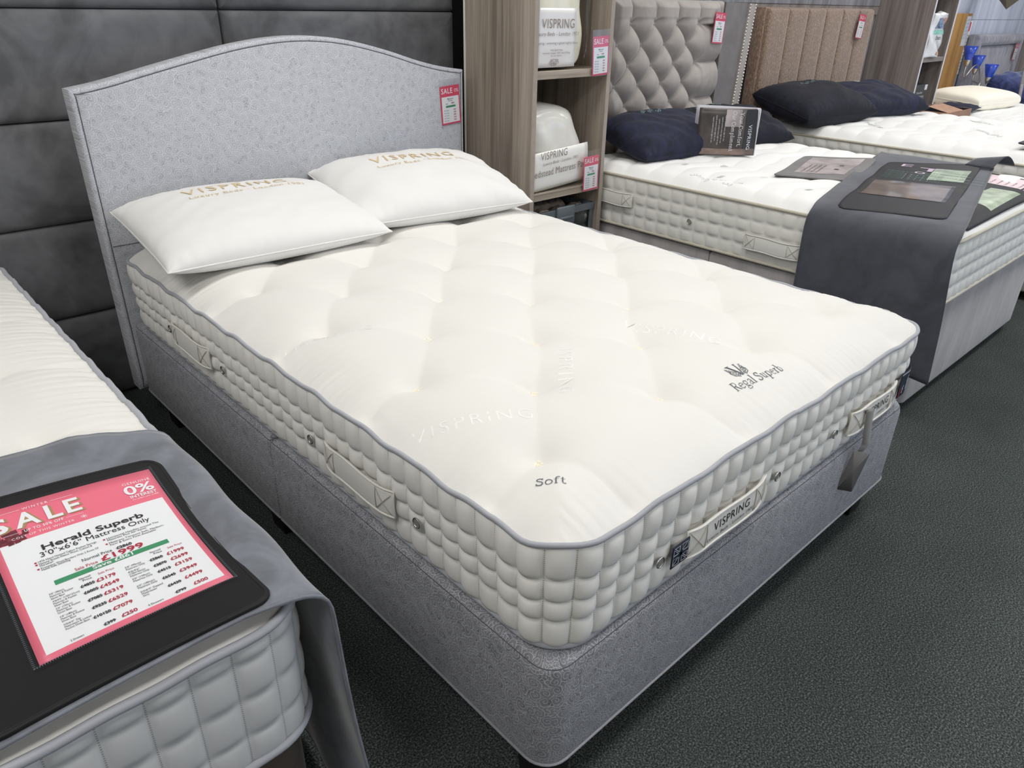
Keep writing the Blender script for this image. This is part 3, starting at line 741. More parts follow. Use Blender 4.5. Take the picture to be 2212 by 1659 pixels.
mobj('lettering', on_top(serif2d('Medium', .036), 1.405, -1.985, math.radians(48), tz), M['ink'], m1, smooth=False)
# vents and handles
for y in (-.41, -.79, -1.27, -1.685): vent(m1, (X0-.008, y, .496), (-1, 0, 0))
for x in (.283, .710, .985): vent(m1, (x, Y0-.006, .482), (0, -1, 0))
strap(m1, (X0-.005, -.575, .500), (0, -1, 0), (-1, 0, 0), .27)
strap(m1, (X0-.005, -1.475, .495), (0, -1, 0), (-1, 0, 0), .27)
VT = [('VISPRING', .029, .0), ('Luxury Beds - London 1901', .0135, -.019)]
strap(m1, (.506, Y0-.004, .480), (1, 0, 0), (0, -1, 0), .285, .066, text=VT)
strap(m1, (1.195, Y0-.004, .480), (1, 0, 0), (0, -1, 0), .265, .066, text=VT)
# flag label beside the first handle
fx, fz = .337, .480
g = loft(rrect(fx-.027, fx+.027, fz-.027, fz+.025, .001, 0, 2), [(0, 0), (0, .0015), (.0004, .002)], front3(Y0-.013))
fl = mobj('flag_label', g, M['navy'], m1); fl['label'] = 'small woven flag label'
def fr2(a, b, wd): return frame_map(ribbon(dense([a, b], .01), wd), (fx, Y0-.0154, fz-.001), (1, 0, 0), (0, 0, 1))
h_, v_ = .023, .021
mobj('flag_white', cat(fr2((-h_, -v_), (h_, v_), .0042), fr2((-h_, v_), (h_, -v_), .0042), fr2((0, -v_), (0, v_), .0105), fr2((-h_, 0), (h_, 0), .0105), fr2((-h_, v_), (h_, v_), .0014), fr2((-h_, -v_), (h_, -v_), .0014), fr2((-h_, -v_), (-h_, v_), .0014), fr2((h_, -v_), (h_, v_), .0014)), M['label_white'], fl, smooth=False)
def fr3(a, b, wd): return frame_map(ribbon(dense([a, b], .01), wd), (fx, Y0-.0159, fz-.001), (1, 0, 0), (0, 0, 1))
mobj('flag_dark', cat(fr3((0, -v_), (0, v_), .0068), fr3((-h_, 0), (h_, 0), .0068), fr3((-h_, -v_), (h_, v_), .0018), fr3((-h_, v_), (h_, -v_), .0018)), M['navy'], fl, smooth=False)
# navy woven maker label at the far end of the foot
def yc(x): x = np.asarray(x, float); d = np.clip(x-(X1-R1), 0, R1*.98); return Y0+R1-np.sqrt(R1*R1-d*d)-.012
def onc(g, lift): V = np.asarray(g[0], float); return np.column_stack([V[:, 0], yc(V[:, 0])-lift, V[:, 2]]), g[1]
nl = mobj('maker_label', sheet(lambda a, b: (a, yc(a), b), np.linspace(1.35, 1.452, 14), np.linspace(.452, .528, 6)), M['navy'], m1, solid=.0015); nl['label'] = 'navy woven maker label'
for gg in (frame_map(serif2d('f', .055), (1.392, 0, .470), (1, 0, 0), (0, 0, 1)), frame_map(text2d('f', .034), (1.372, 0, .462), (1, 0, 0), (0, 0, 1)), frame_map(ribbon(dense([(0, 0), (.102, 0)], .01), .003), (1.35, 0, .524), (1, 0, 0), (0, 0, 1))):
    mobj('label_lettering', onc(gg, .0024), M['label_white'], nl, smooth=False)
mobj('label_stripe', onc(frame_map(ribbon(dense([(0, 0), (0, .03)], .01), .008), (1.358, 0, .452), (1, 0, 0), (0, 0, 1)), .0026), M['red'], nl, smooth=False)
# swing ticket on a ribbon looped through the far handle
st = empty('swing_ticket', (1.13, Y0-.03, .25), 'grey card swing ticket on a ribbon hanging from the foot handle of the ivory mattress', 'tag')
rib = [(1.118, -2.078, .495), (1.118, -2.090, .514), (1.126, -2.092, .47), (1.138, -2.094, .42), (1.147, -2.092, .392), (1.136, -2.088, .376)]
def strip3(pts, wd, ax):
    P = np.array(dense3(pts, .01)); a = np.array(ax, float)*wd/2; n = len(P)
    return np.vstack([P-a, P+a]), [(i, n+i, n+i+1, i+1) for i in range(n-1)]
def dense3(pts, step):
    out = [pts[0]]
    for a, b in zip(pts[:-1], pts[1:]):
        k = max(1, int(math.dist(a, b)/step))
        for j in range(1, k+1): out.append(tuple(a[q]+(b[q]-a[q])*j/k for q in range(3)))
    return out
mobj('ribbon', strip3(rib, .026, (.75, -.4, .1)), M['ribbon'], st, solid=.0015)
mobj('card', xf(loft(rrect(-.022, .022, -.125, 0, .002, 0, 2), [(0, 0), (0, .001)], front3(0)), Matrix.Translation((1.136, -2.092, .378)) @ Matrix.Rotation(-.8, 4, 'Z') @ Matrix.Rotation(.16, 4, 'Y')), M['card_dark'], st)

# ------------------------------------------------------------------ pillows
def pillow_geo(w, d, t, seed=0, low=.35, n=2.4, ears=.05, wr=.004, nu=64, nv=46, pw=.6):
    u = np.sin(np.linspace(-PI/2, PI/2, nu)); v = np.sin(np.linspace(-PI/2, PI/2, nv)); U, V = np.meshgrid(u, v, indexing='ij')
    X = w/2*U*(1-ears*(1-np.abs(V)**3)*np.abs(U)**3); Y = d/2*V*(1-ears*(1-np.abs(U)**3)*np.abs(V)**3)
    p = ((1-np.abs(U)**n)*(1-np.abs(V)**n))
    p = np.clip(p, 0, 1)**pw
    def wrk(U, V, p):
        r = np.random.default_rng(seed); wv = np.zeros_like(U)
        for i in range(9):
            a, b, c, q = r.normal(0, 7), r.normal(0, 7), r.uniform(0, 6), r.uniform(.3, 1); wv = wv+q*np.sin(a*U+b*V+c+1.5*np.sin(b*U*.5+c))
        return wv/3*wr*np.clip(p*3, 0, 1)
    wv = wrk(U, V, p)
    ed = np.clip(1-np.maximum(np.abs(U), np.abs(V)), 0, 1)
    wv += wr*.6*np.exp(-ed/.12)*np.sin(38*np.where(np.abs(U) > np.abs(V), V, U*1.4)+seed)*np.clip(ed*20, 0, 1)
    top = np.stack([X, Y, t*(1-low)*p+wv], -1).reshape(-1, 3); bot = np.stack([X, Y, -t*low*p], -1).reshape(-1, 3)
    g = cat((top, grid_faces(nu, nv)), (bot, grid_faces(nu, nv, flip=True)))
    def zf(x, y):
        uu = np.clip(np.asarray(x)/(w/2), -.98, .98); vv = np.clip(np.asarray(y)/(d/2), -.98, .98)
        p = np.clip((1-np.abs(uu)**n)*(1-np.abs(vv)**n), 0, 1)**pw; return t*(1-low)*p+wrk(uu, vv, p)
    return g, zf
def rotm(loc, rz=0, rx=0, ry=0): return Matrix.Translation(loc) @ Matrix.Rotation(rz, 4, 'Z') @ Matrix.Rotation(rx, 4, 'X') @ Matrix.Rotation(ry, 4, 'Y')
def edge_line(w, d, ears, k=120):
    a = np.linspace(-1, 1, k//4, endpoint=False); o = np.ones_like(a)
    U = np.concatenate([a, o, -a, -o]); V = np.concatenate([-o, a, o, -a])
    X = w/2*U*(1-ears*(1-np.abs(V)**3)*np.abs(U)**3); Y = d/2*V*(1-ears*(1-np.abs(U)**3)*np.abs(V)**3)
    return np.column_stack([X, Y, 0*X])
def pillow(name, label, loc, w, d, t, rz, rx, mat, seed, low=.35, group=None, text=None, tmat='gold', ry=0, wr=.004, pw=.6, catn='pillow', seam=True, ears=.05, n=2.4):
    g, zf = pillow_geo(w, d, t, seed, low, wr=wr, pw=pw, ears=ears, n=n); Mx = rotm(loc, rz, rx, ry)
    root = empty(name, loc, label, catn, group)
    case = mobj('pillow_case', xf(g, Mx), M[mat], root)
    if seam: mobj('edge_seam', xf(tube(edge_line(w, d, ears), .0028, 6, True), Mx), M[mat], case)
    if text:
        for gg, x, y, a in text: mobj('lettering', xf(on_top(gg, x, y, a, zf, .0022), Mx), M[tmat], case, smooth=False)
    return root
ptxt = lambda dy: [(text2d('VISPRING', .066, .0, 1.05, 0, 'CENTER', 1.25), .0, .090-dy, 0), (text2d('Luxury Beds - London 1901', .030, 0, 1., .1, 'CENTER', 1.15), .02, .045-dy, 0)]
pillow('pillow', 'white pillow with faint gold lettering, the one by the left corner of the arched headboard', (.352, -.325, .752), .72, .55, .16, math.radians(-3), math.radians(6), 'pillow', 3, .42, 'white pillows on the ivory mattress', ptxt(.0), ears=.02, pw=.46, n=2.8)
pillow('pillow', 'white pillow with gold lettering, the one beside the wood shelving unit', (1.045, -.305, .766), .70, .53, .18, math.radians(-9), math.radians(9), 'pillow', 8, .42, 'white pillows on the ivory mattress', ptxt(.05), wr=.006, ears=.02, pw=.46, n=2.8)

# ------------------------------------------------------------------ sale tags
def make_tag(label, loc, rz=0, ry=0, rx=0, group='red sale tags'):
    e = empty('sale_tag', loc, label, 'price tag', group); e.rotation_euler = (rx, ry, rz)
    if make_tag.p is None:
        a = mobj('sleeve', loft(rrect(-.056, .056, -.165, .022, .002, 0, 2), [(0, 0), (0, .0006)], front3(-.0022)), M['sleeve'], e, local=True, smooth=False)
        b = mobj('card', loft(rrect(-.052, .052, -.16, -.004, .001, 0, 2), [(0, 0), (0, .0006)], front3(-.0008)), M['pink_d'], e, local=True, smooth=False)
        c = mobj('price_panel', box(-.046, .046, -.0019, -.0015, -.153, -.047, 0), M['paper'], e, local=True, smooth=False)
        d = mobj('sale_lettering', cat(frame_map(text2d('SALE', .030, .012, .9, 0, 'LEFT', 1.1), (-.046, -.0016, -.034), (1, 0, 0), (0, 0, 1)), frame_map(text2d('0%', .02), (.024, -.0016, -.032), (1, 0, 0), (0, 0, 1))), M['paper'], e, local=True, smooth=False)
        gb = mobj('green_bar', box(-.026, .026, -.0022, -.0020, -.091, -.083, 0), M['green'], e, local=True, smooth=False)
        ln = [frame_map(text2d(s_, sz, .01, 1, 0, 'CENTER'), (x, -.0021, z), (1, 0, 0), (0, 0, 1)) for s_, sz, x, z in (('Mattress', .009, 0, -.059), ('3ft Only', .007, 0, -.066), ('was', .008, -.02, -.078))]
        ln += [frame_map(text2d('3ft Only', .0078), (-.038, -.0021, -.105-.0105*i), (1, 0, 0), (0, 0, 1)) for i in range(5)]
        f = mobj('small_print', cat(*ln), M['ink_dark'], e, local=True, smooth=False)
        rd = [frame_map(text2d('999', .011, .02), (.004, -.0021, -.079), (1, 0, 0), (0, 0, 1))]+[frame_map(text2d('999', .009, .02), (.014, -.0021, -.105-.0105*i), (1, 0, 0), (0, 0, 1)) for i in range(5)]
        h = mobj('sale_prices', cat(*rd), M['crim'], e, local=True, smooth=False)
        make_tag.p = (a, b, c, d, gb, f, h)
    else:
        for p in make_tag.p:
            q = p.copy(); COL.objects.link(q); q.parent = e
    return e
make_tag.p = None
make_tag('red and white sale tag on the right edge of the arched grey headboard', (1.438, -.003, 1.093), .0, math.radians(-4))
make_tag('red and white sale tag on the upper shelf edge of the wood shelving unit', (2.010, -.342, 1.29), .0, math.radians(-3))
make_tag('red and white sale tag on the lower shelf edge of the wood shelving unit', (1.998, -.342, .79), .0, math.radians(-2))
make_tag('red and white sale tag on the button-tufted taupe headboard', (3.302, -.09, 1.383), .0, math.radians(3))
make_tag('red and white sale tag on the brown ribbed headboard', (5.20, -.04, 1.379), .0, math.radians(5))
make_tag('small sale tag on the crushed grey velvet headboard far right', (9.02, -.035, 1.12), .0, math.radians(4))

# ------------------------------------------------------------------ shelving units
def shelving(name, label, x0, x1, yf, yb, zs, mats, white_edge=True, top=2.3, edge='trim_metal'):
    ws, wh = mats; root = empty(name, ((x0+x1)/2, (yf+yb)/2, 0), label, 'shelving unit')
    th = .025
    sides = []
    for a in (x0, x1-th): sides.append(mobj('side_panel', box(a, a+th, yf, yb, 0, top, .0015), M[ws], root, smooth=False))
    mobj('back_panel', box(x0+th, x1-th, yb-.012, yb-.001, 0, top-.02, 0), M[ws], root, smooth=False)
    mobj('top_panel', box(x0+th, x1-th, yf, yb-.012, top-th, top, .0015), M[wh], root, smooth=False)
    for z in [.07]+zs: mobj('shelf', box(x0+th, x1-th, yf+.004, yb-.012, z-.032, z, .0015), M[wh], root, smooth=False)
    mobj('plinth', box(x0+th, x1-th, yf+.02, yf+.04, 0, .038, 0), M[wh], root, smooth=False)
    if white_edge:
        for a in (x0, x1-th): mobj('edge_strip', box(a+.001, a+th-.001, yf-.0015, yf, .001, top-.001, 0), M[edge], root, smooth=False)
    return root
M['wood_edge'] = plain('greige_edge', C(160, 148, 138), .5, noise=.05)
cab = shelving('shelving_unit', 'tall greige wood shelving unit with packed toppers, beside the arched headboard', 1.61, 2.095, -.338, .098, [.655, 1.158, 1.68], ('wood', 'wood_h'), True, edge='wood_edge')
mobj('back_edge', box(1.606, 1.6095, .092, .1, 0, 2.3, 0), M['white_trim'], cab, smooth=False)
c2 = shelving('shelving_unit', 'grey wood shelving unit with pale edge strips, right of the brown headboard', 5.726, 6.20, -.32, .098, [.62, 1.088, 1.62], ('wood_d', 'wood_dx'))
c3 = shelving('shelving_unit', 'grey wood shelving unit at the far right edge of the picture', 9.60, 10.1, -.32, .098, [.62, 1.088, 1.62], ('wood_d', 'wood_dx'))
# packed mattress toppers
def bag(name, label, outline, y0, y1, mat, rnd=.045, wob=.006):
    P = resample(outline, .03)
    for _ in range(3): P = (P+np.roll(P, 1, 0)+np.roll(P, -1, 0))/3
    D = y1-y0
    prof = [(.06, 0), (rnd*.5, .006), (rnd*.15, rnd*.4), (0, rnd), (-.004, D*.5), (0, D-rnd), (rnd*.15, D-rnd*.4), (rnd*.5, D-.006), (.07, D+.004), (.1, D+.008)]
    g = loft(P, prof, front3(y1), uvmode='xy')
    V = g[0]; V = V+np.column_stack([wob*np.sin(V[:, 2]*40+V[:, 1]*23), .8*wob*np.sin(V[:, 0]*33+V[:, 2]*27), wob*.5*np.sin(V[:, 0]*37)])
    root = empty(name, (float(P[:, 0].mean()), (y0+y1)/2, float(P[:, 1].min())), label, 'bedding pack', 'bagged bedding on the shelving unit')
    mobj('filling', (V, g[1], g[2]), M[mat], root); return root
b1 = bag('bagged_topper', 'cream bagged mattress topper with a tall white label, on the upper shelf', [(1.645, 1.164), (1.93, 1.164), (1.955, 1.21), (1.935, 1.34), (1.925, 1.5), (1.89, 1.58), (1.68, 1.58), (1.645, 1.5)], -.30, .05, 'cream_bag', .03, .004)
lb = mobj('label', sheet(lambda a, b: (a, -.318-.004*np.cos((a-1.76)*9)-.002*np.sin(b*21), b), np.linspace(1.642, 1.872, 12), np.linspace(1.17, 1.392, 12), flip=False), M['bag_label'], b1, solid=-.0012)
fm = lambda s_, sz, x, z, **k: frame_map(text2d(s_, sz, k.get('b', 0), k.get('sx', 1), k.get('sh', 0), 'CENTER', k.get('sp', 1.1)), (x, -.3255, z), (1, 0, 0), (0, 0, 1))
for gg in (fm('VISPRING', .050, 1.762, 1.318, sx=.85), fm('Luxury Beds - London 1901', .021, 1.755, 1.290, sh=.2), fm('Vispring - ensuring a good nights sleep', .0145, 1.755, 1.258), fm('THE BEDSTEAD', .010, 1.755, 1.232), fm('mattress topper with wool filling', .011, 1.755, 1.222), fm('by our makers', .010, 1.755, 1.212), fm('BETTER', .013, 1.745, 1.193, b=.02), fm('QUALITY', .013, 1.743, 1.184, b=.02), fm('SLEEP', .013, 1.74, 1.176, b=.02)): mobj('lettering', gg, M['tag_ink'], lb, smooth=False)
mobj('plastic_wrap', tube(np.array([(1.957, -.30, 1.2), (1.968, -.302, 1.28), (1.955, -.305, 1.36), (1.963, -.30, 1.45), (1.95, -.30, 1.56)]), [.004, .007, .005, .008, .004], 7), M['sleeve'], b1)
b2 = bag('bagged_pad', 'white bagged mattress pad with rounded top, on the lower shelf', [(1.64, .66), (1.99, .66), (2.02, .70), (2.00, .80), (1.965, .90), (1.92, .98), (1.86, 1.015), (1.64, 1.015)], -.30, .05, 'white_bag', .06, .005)
bd = mobj('paper_band', sheet(lambda a, b: (a, -.314-.006*np.cos((a-1.8)*6)+.02*np.clip((b-.78)/.1, 0, 1)**2+.01*np.clip((.69-b)/.03, 0, 1)**2, b+.055*(a-1.82)), np.linspace(1.642, 2.0, 14), np.linspace(.668, .835, 10)), M['band'], b2, solid=-.0012)
def fm2(s_, sz, x, z, sx=1., sh=0): return frame_map(text2d(s_, sz, 0, sx, sh, 'LEFT', 1.05), (x, -.3245, z), (1, 0, .055), (0, 0, 1))
for gg in (fm2('VISPRING', .046, 1.685, .795, .85), fm2('Luxury Beds - London 1901', .019, 1.70, .771, 1, .2), fm2('Bedstead Mattress Pad', .042, 1.63, .722, .86)): mobj('lettering', gg, M['tag_ink'], bd, smooth=False)
# storage tub with fluffy wool samples on the bottom shelf level
tb = empty('storage_tub', (1.85, -.12, .07), 'smoked grey plastic tub of fluffy wool samples, at the bottom of the shelving unit', 'storage box')
X0t, X1t, Y0t, Y1t, Zt0, Zt1 = 1.642, 2.062, -.31, .07, .075, .56
for nm, bxx in (('tub_wall', (X0t, X1t, Y0t, Y0t+.004)), ('tub_wall', (X0t, X1t, Y1t-.004, Y1t)), ('tub_wall', (X0t, X0t+.004, Y0t+.004, Y1t-.004)), ('tub_wall', (X1t-.004, X1t, Y0t+.004, Y1t-.004))):
    mobj(nm, box(*bxx, Zt0, Zt1-.02, 0), M['smoke'], tb, smooth=False)
mobj('tub_floor', box(X0t, X1t, Y0t, Y1t, .07, Zt0, 0), M['tub'], tb, smooth=False)
mobj('rim', cat(box(X0t-.006, X1t+.006, Y0t-.010, Y0t+.008, Zt1-.032, Zt1), box(X0t-.006, X1t+.006, Y1t-.008, Y1t+.010, Zt1-.032, Zt1), box(X0t-.006, X0t+.008, Y0t, Y1t, Zt1-.032, Zt1), box(X1t-.008, X1t+.006, Y0t, Y1t, Zt1-.032, Zt1), box(X1t-.02, X1t+.002, Y0t-.006, Y0t+.004, Zt0, Zt1), box(X0t-.002, X0t+.02, Y0t-.006, Y0t+.004, Zt0, Zt1)), M['tub'], tb, smooth=False)
mobj('latch', box(1.80, 1.92, Y0t-.022, Y0t-.008, Zt1-.075, Zt1+.012, .006, 2), M['tub'], tb)
mobj('latch_bar', box(1.815, 1.905, Y0t-.026, Y0t-.0215, Zt1-.05, Zt1-.035, .002), M['tub'], tb)
def blob(c, r, seed, nu=16, nv=10):
    q = np.random.default_rng(seed); th = np.linspace(0, 2*PI, nu, endpoint=False); ph = np.linspace(.02, PI-.02, nv)
    T, Ph = np.meshgrid(th, ph, indexing='ij'); a, b = q.uniform(2, 5, 2)
    rr_ = r*(1+.10*np.sin(a*T+q.uniform(0, 6))*np.sin(b*Ph)+.06*np.sin(7*T+5*Ph))
    return np.stack([c[0]+rr_*np.sin(Ph)*np.cos(T), c[1]+rr_*np.sin(Ph)*np.sin(T), c[2]+rr_*.85*np.cos(Ph)], -1).reshape(-1, 3), grid_faces(nu, nv, cu=True, flip=True)
mobj('wool_lumps', cat(*[blob((1.71+.1*(i % 4)+.02*math.sin(i), -.24+.11*(i//4 % 3), .14+.088*(i//12)), .066, i) for i in range(60)]), M['fluff'], tb)['kind'] = 'stuff'

# ------------------------------------------------------------------ bed at the lower left: single mattress with sale sheet
bx0, bx1, by0, by1 = -1.215, -.305, -1.845, .235
bz0, bz1 = .345, .600
divan('divan_base', 'dark brown suede divan base under the single mattress at lower left', bx0+.02, bx1-.02, by0+.02, by1, .06, bz0-.006, .07, 'brown_leather', 'tag_ink', None, split=False, foot='round')
zp0 = lambda x, y: .003*np.sin(2*PI*y/.155+.9)*(y > -1.75)+.002*np.sin(2*PI*y/.07)+.0012*np.sin(x*50)
def top0(X, Y, E=None):
    if E is None: E = edge_dist(X, Y, bx0, bx1, by0, by1, .09)
    z = bz1+.042*(1-(1-np.clip(E/.20, 0, 1))**2.4)*(1-.8*np.clip((-1.22-Y)/.2, 0, 1))+zp0(X, Y)*np.exp(-E/.05)
    for i, yy in enumerate(np.arange(-1.5, .2, .37)):
        for tx in (-.50, -.76, -1.02):
            ty = yy+.185*(i*0+(tx == -.76)); r = np.sqrt((X-tx)**2+(Y-ty)**2+.006**2); z = z-.022*np.exp(-r/.05)
        d = np.abs(Y-yy+.05*np.clip((X+.5)/.2, -1, 1)**2); z = z-.006*np.exp(-d/.02)*np.clip(E/.02, 0, 1)*(X > -.52)
    sx = np.where(np.minimum(X-bx0, bx1-X) < np.minimum(Y-by0, by1-Y), Y, X)
    z = z+np.exp(-E/.09)*np.clip(E/.012, 0, 1)*(.0026*np.sin(2*PI*sx/.031+2.2*np.sin(sx*11)+E*10)+.0018*np.sin(2*PI*sx/.018+3*np.sin(sx*5)+E*18))*(Y > -1.3)
    return z
m0 = empty('mattress', (-.76, -.8, bz0), 'single white mattress at lower left with grey piping and a grey runner over its foot', 'mattress')
X, Y, E = rr_grid(bx0, bx1, by0, by1, .09, 130, 300)
mobj('top_cover', (np.stack([X, Y, top0(X, Y, E)], -1).reshape(-1, 3), grid_faces(130, 300)), M['ivory'], m0)
P0 = rrect(bx0, bx1, by0, by1, .09, .01, 14)
M['grey_side'] = fabric('pale_grey_side_ticking', C(206, 207, 207), 1100, .12, .6, .015, stitch=C(104, 104, 106), sheen=.2)
mobj('quilted_border', border(P0, .0595, [bz1-.006, .565, .490, .412, bz0+.006], .0075, zp0, .004, 10, 9, .55, .35), M['grey_side'], m0)
Pp, _ = arclen_resample(P0, 420)
mobj('top_piping', tube(ring(Pp+normals2(Pp)*.004, bz1, zp0), .0075, 8, True), M['pipe_grey'], m0)
mobj('bottom_piping', tube(ring(Pp+normals2(Pp)*.001, bz0+.002), .0075, 8, True), M['pipe_grey'], m0)
# velvet runner: flat over the top, rolling over the right edge, hanging to near the carpet
def runner(name, label, path, yfun, mat, nv=40, th=.0035, wob=.002, catn='bed runner', ztop=None):
    P = np.array(path); d = np.concatenate([[0], np.cumsum(np.linalg.norm(np.diff(P, axis=0), axis=1))]); s = np.linspace(0, d[-1], 90)
    xs_ = np.interp(s, d, P[:, 0]); zs_ = np.interp(s, d, P[:, 1])
    for _ in range(2):
        xs_[1:-1] = (xs_[:-2]+xs_[1:-1]*2+xs_[2:])/4; zs_[1:-1] = (zs_[:-2]+zs_[1:-1]*2+zs_[2:])/4
    V = []
    for i in range(90):
        ya, yb = yfun(s[i]/d[-1], xs_[i], zs_[i])
        for v in np.linspace(0, 1, nv):
            y = ya+(yb-ya)*v; hang = max(0., 1-i/45.) if P[0, 1] < P[-1, 1] else max(0., i/45.-1)
            w_ = wob*math.sin(y*23+s[i]*9)*(1+3*hang)
            zz = zs_[i]
            if ztop is not None:
                k = min(1., max(0., (-.315-xs_[i])/.06)); zz = zz*(1-k)+float(ztop(np.array([xs_[i]]), np.array([y]))[0])*k; w_ *= (1-k)
            V.append((xs_[i]+(w_ if hang > 0 else 0), y, zz+(w_*.6 if hang == 0 else 0)))
    root = empty(name, (float(xs_.mean()), float(np.mean([v[1] for v in V])), float(zs_.max())), label, catn)
    c = mobj('cloth', (np.array(V), grid_faces(90, nv)), M[mat], root, solid=th)
    n = 90
    for k in (0, nv-1):
        e = np.array(V).reshape(90, nv, 3)[:, k]; mobj('hem', tube(e+np.array([0, 0, .002]), .003, 6), M[mat], c)
    return root
def quad0(x, y):
    x = np.clip(np.asarray(x)+.5, -.36, .16); y = np.clip(np.asarray(y)+1.55, -.29, .2)
    return .63-.0576*x+.0714*y-.2156*x*y-.1458*x*x+.4204*y*y
def cloth_z(x, y):
    x = np.asarray(x, float); y = np.asarray(y, float)
    k = np.clip((y+1.36)/.18, 0, 1); k = k*k*(3-2*k)
    xs_ = np.minimum(x, -.36)
    return (quad0(x, y)-.0155)*(1-k)+(top0(xs_, y)+.003)*k
path0 = [(-1.19, .63), (-.8, .63), (-.50, .63), (-.40, .628), (-.345, .625), (-.312, .624), (-.280, .604), (-.276, .54), (-.270, .40), (-.262, .20), (-.258, .03)]
def yf0(f, x, z):
    hang = np.clip((.60-z)/.5, 0, 1)
    return (-1.838-.02*np.clip((x+.4)/.12, 0, 1)*(1-hang)-.055*hang, -1.175-.05*np.clip((x+.45)/.15, 0, 1))
runner('bed_runner', 'grey velvet runner across the foot of the single mattress at lower left', path0, yf0, 'runner', ztop=cloth_z)
# black vinyl pad with the sale sheet
def pad_z(x, y): return quad0(x, y)-.006
pd = empty('display_pad', (-.54, -1.57, .63), 'black vinyl display pad with a coral sale sheet, on the grey runner at lower left', 'display board')
def rot2(P, c, a):
    d = P-np.array(c); return np.array(c)+np.column_stack([d[:, 0]*math.cos(a)-d[:, 1]*math.sin(a), d[:, 0]*math.sin(a)+d[:, 1]*math.cos(a)])
def draped(P, zf, lift, th, bev=.0015):
    n = len(P); N = normals2(P); c = P.mean(0); V = []; F = []
    rings = [(0, 0, 1), (0, th-bev, 1), (bev, th, 1)]+[(0, th, k) for k in (.96, .88, .78, .66, .52, .38, .24, .1)]
    for ins, h, k in rings:
        Q = (P-N*ins) if k == 1 else c+(P-c)*k
        V.append(np.column_stack([Q, zf(Q[:, 0], Q[:, 1])+lift+h]))
    m = len(rings)
    for k in range(m-1):
        for i in range(n): a = k*n+i; b = k*n+(i+1) % n; F.append((a, b, b+n, a+n))
    V.append(np.array([[c[0], c[1], float(zf(np.array([c[0]]), np.array([c[1]]))[0])+lift+th]])); F += [((m-1)*n+i, (m-1)*n+(i+1) % n, m*n) for i in range(n)]
    return np.vstack(V), F
SA = -.0092; SC = (-.5, -1.55)
def sh(x, y): return (SC[0]+x*math.cos(SA)-y*math.sin(SA), SC[1]+x*math.sin(SA)+y*math.cos(SA))
Pd = rot2(rrect(-.72, -.348, -1.832, -1.348, .03, .03, 6), SC, math.radians(-.5))
vb = mobj('vinyl_board', draped(Pd, pad_z, -.005, .006), M['vinyl'], pd, auto=.9)
Pe = Pd-normals2(Pd)*.006; mobj('edge_stitching', tube(np.column_stack([Pe, pad_z(*Pe.T)+.0011]), .0008, 5, True), M['black'], vb)
def flat(x0, x1, y0, y1, lift, n=16):
    u = np.linspace(x0, x1, n); v = np.linspace(y0, y1, n); U, V = np.meshgrid(u, v, indexing='ij')
    X = SC[0]+U*math.cos(SA)-V*math.sin(SA); Y = SC[1]+U*math.sin(SA)+V*math.cos(SA)
    return np.stack([X, Y, pad_z(X, Y)+lift], -1).reshape(-1, 3), grid_faces(n, n)
sheetp = mobj('sale_sheet', flat(-.1355, .126, -.190, .171, .0020), M['pink'], vb, solid=.0004); sheetp['label'] = 'coral and white printed sale sheet'
mobj('white_panel', flat(-.1245, .1175, -.1768, .0850, .0028), M['paper'], sheetp)
mobj('green_band', flat(-.0802, .084, -.0397, -.0287, .0032), M['green'], sheetp)
LT = .0036
def put(g, x, y, lift=LT): p = sh(x, y); return on_top(g, p[0], p[1], SA, pad_z, lift)
def T(s_, x0, x1, y, h, b=0., sp=1., lift=LT):
    """one printed line: from x0 to x1 on the sheet, baseline y, capital height h"""
    V, F = text2d(s_, h/.70, b, 1., 0, 'LEFT', sp); lo, hi = V[:, 0].min(), V[:, 0].max(); V[:, 0] = (V[:, 0]-lo)*(x1-x0)/(hi-lo)
    return put((V, F), x0, y, lift)
def Tn(s_, x, y, h, per=.00185, b=0.): return T(s_, x, x+per*len(s_), y, h, b)
blk = [T('Herald Superb', -.075, .0746, .048, .0125, .022), T('3\'0"x6\'6" Mattress Only', -.0812, .0794, .033, .0112)]
for s_, a, b_, y in (('Horizontal Handles around The', .0088, .0885, .0207), ('Mattress Plus Air Vents', .0088, .0675, .0156), ('Mattress Tensions Soft, Medium,', .0088, .0927, .0080), ('Firm & Extra Firm Available', .0088, .0780, .0025),
                     ('1476 Hand Nested Calico Pocket Springs', -.0875, -.0061, .0225), ('Natural British Fleece Wool, Cotton &', -.0875, -.0136, .0172), ('Horsehair', -.0875, -.0690, .0125), ('Protective Wool Borders With 2 Rows Of', -.0875, -.0074, .0064), ('Hand Side Stitching', -.0875, -.0488, .0022)):
    blk.append(T(s_, a, b_, y, .0042))
blk += [T('Normal Price', -.0356, .0069, -.0114, .0072), T('\u00a32860', .0137, .0364, -.0112, .0066, .02)]
blk += [T('Normal', -.051, -.0355, -.0501, .0046), T('Price', -.0475, -.0355, -.0560, .0046), T('Normal', .0509, .0665, -.0507, .0046), T('Price', .0545, .0665, -.0566, .0046)]
def strike(x0, x1, y): return put(ribbon([(x0, 0), (x1, 0)], .0008), 0, y, LT+.0003)
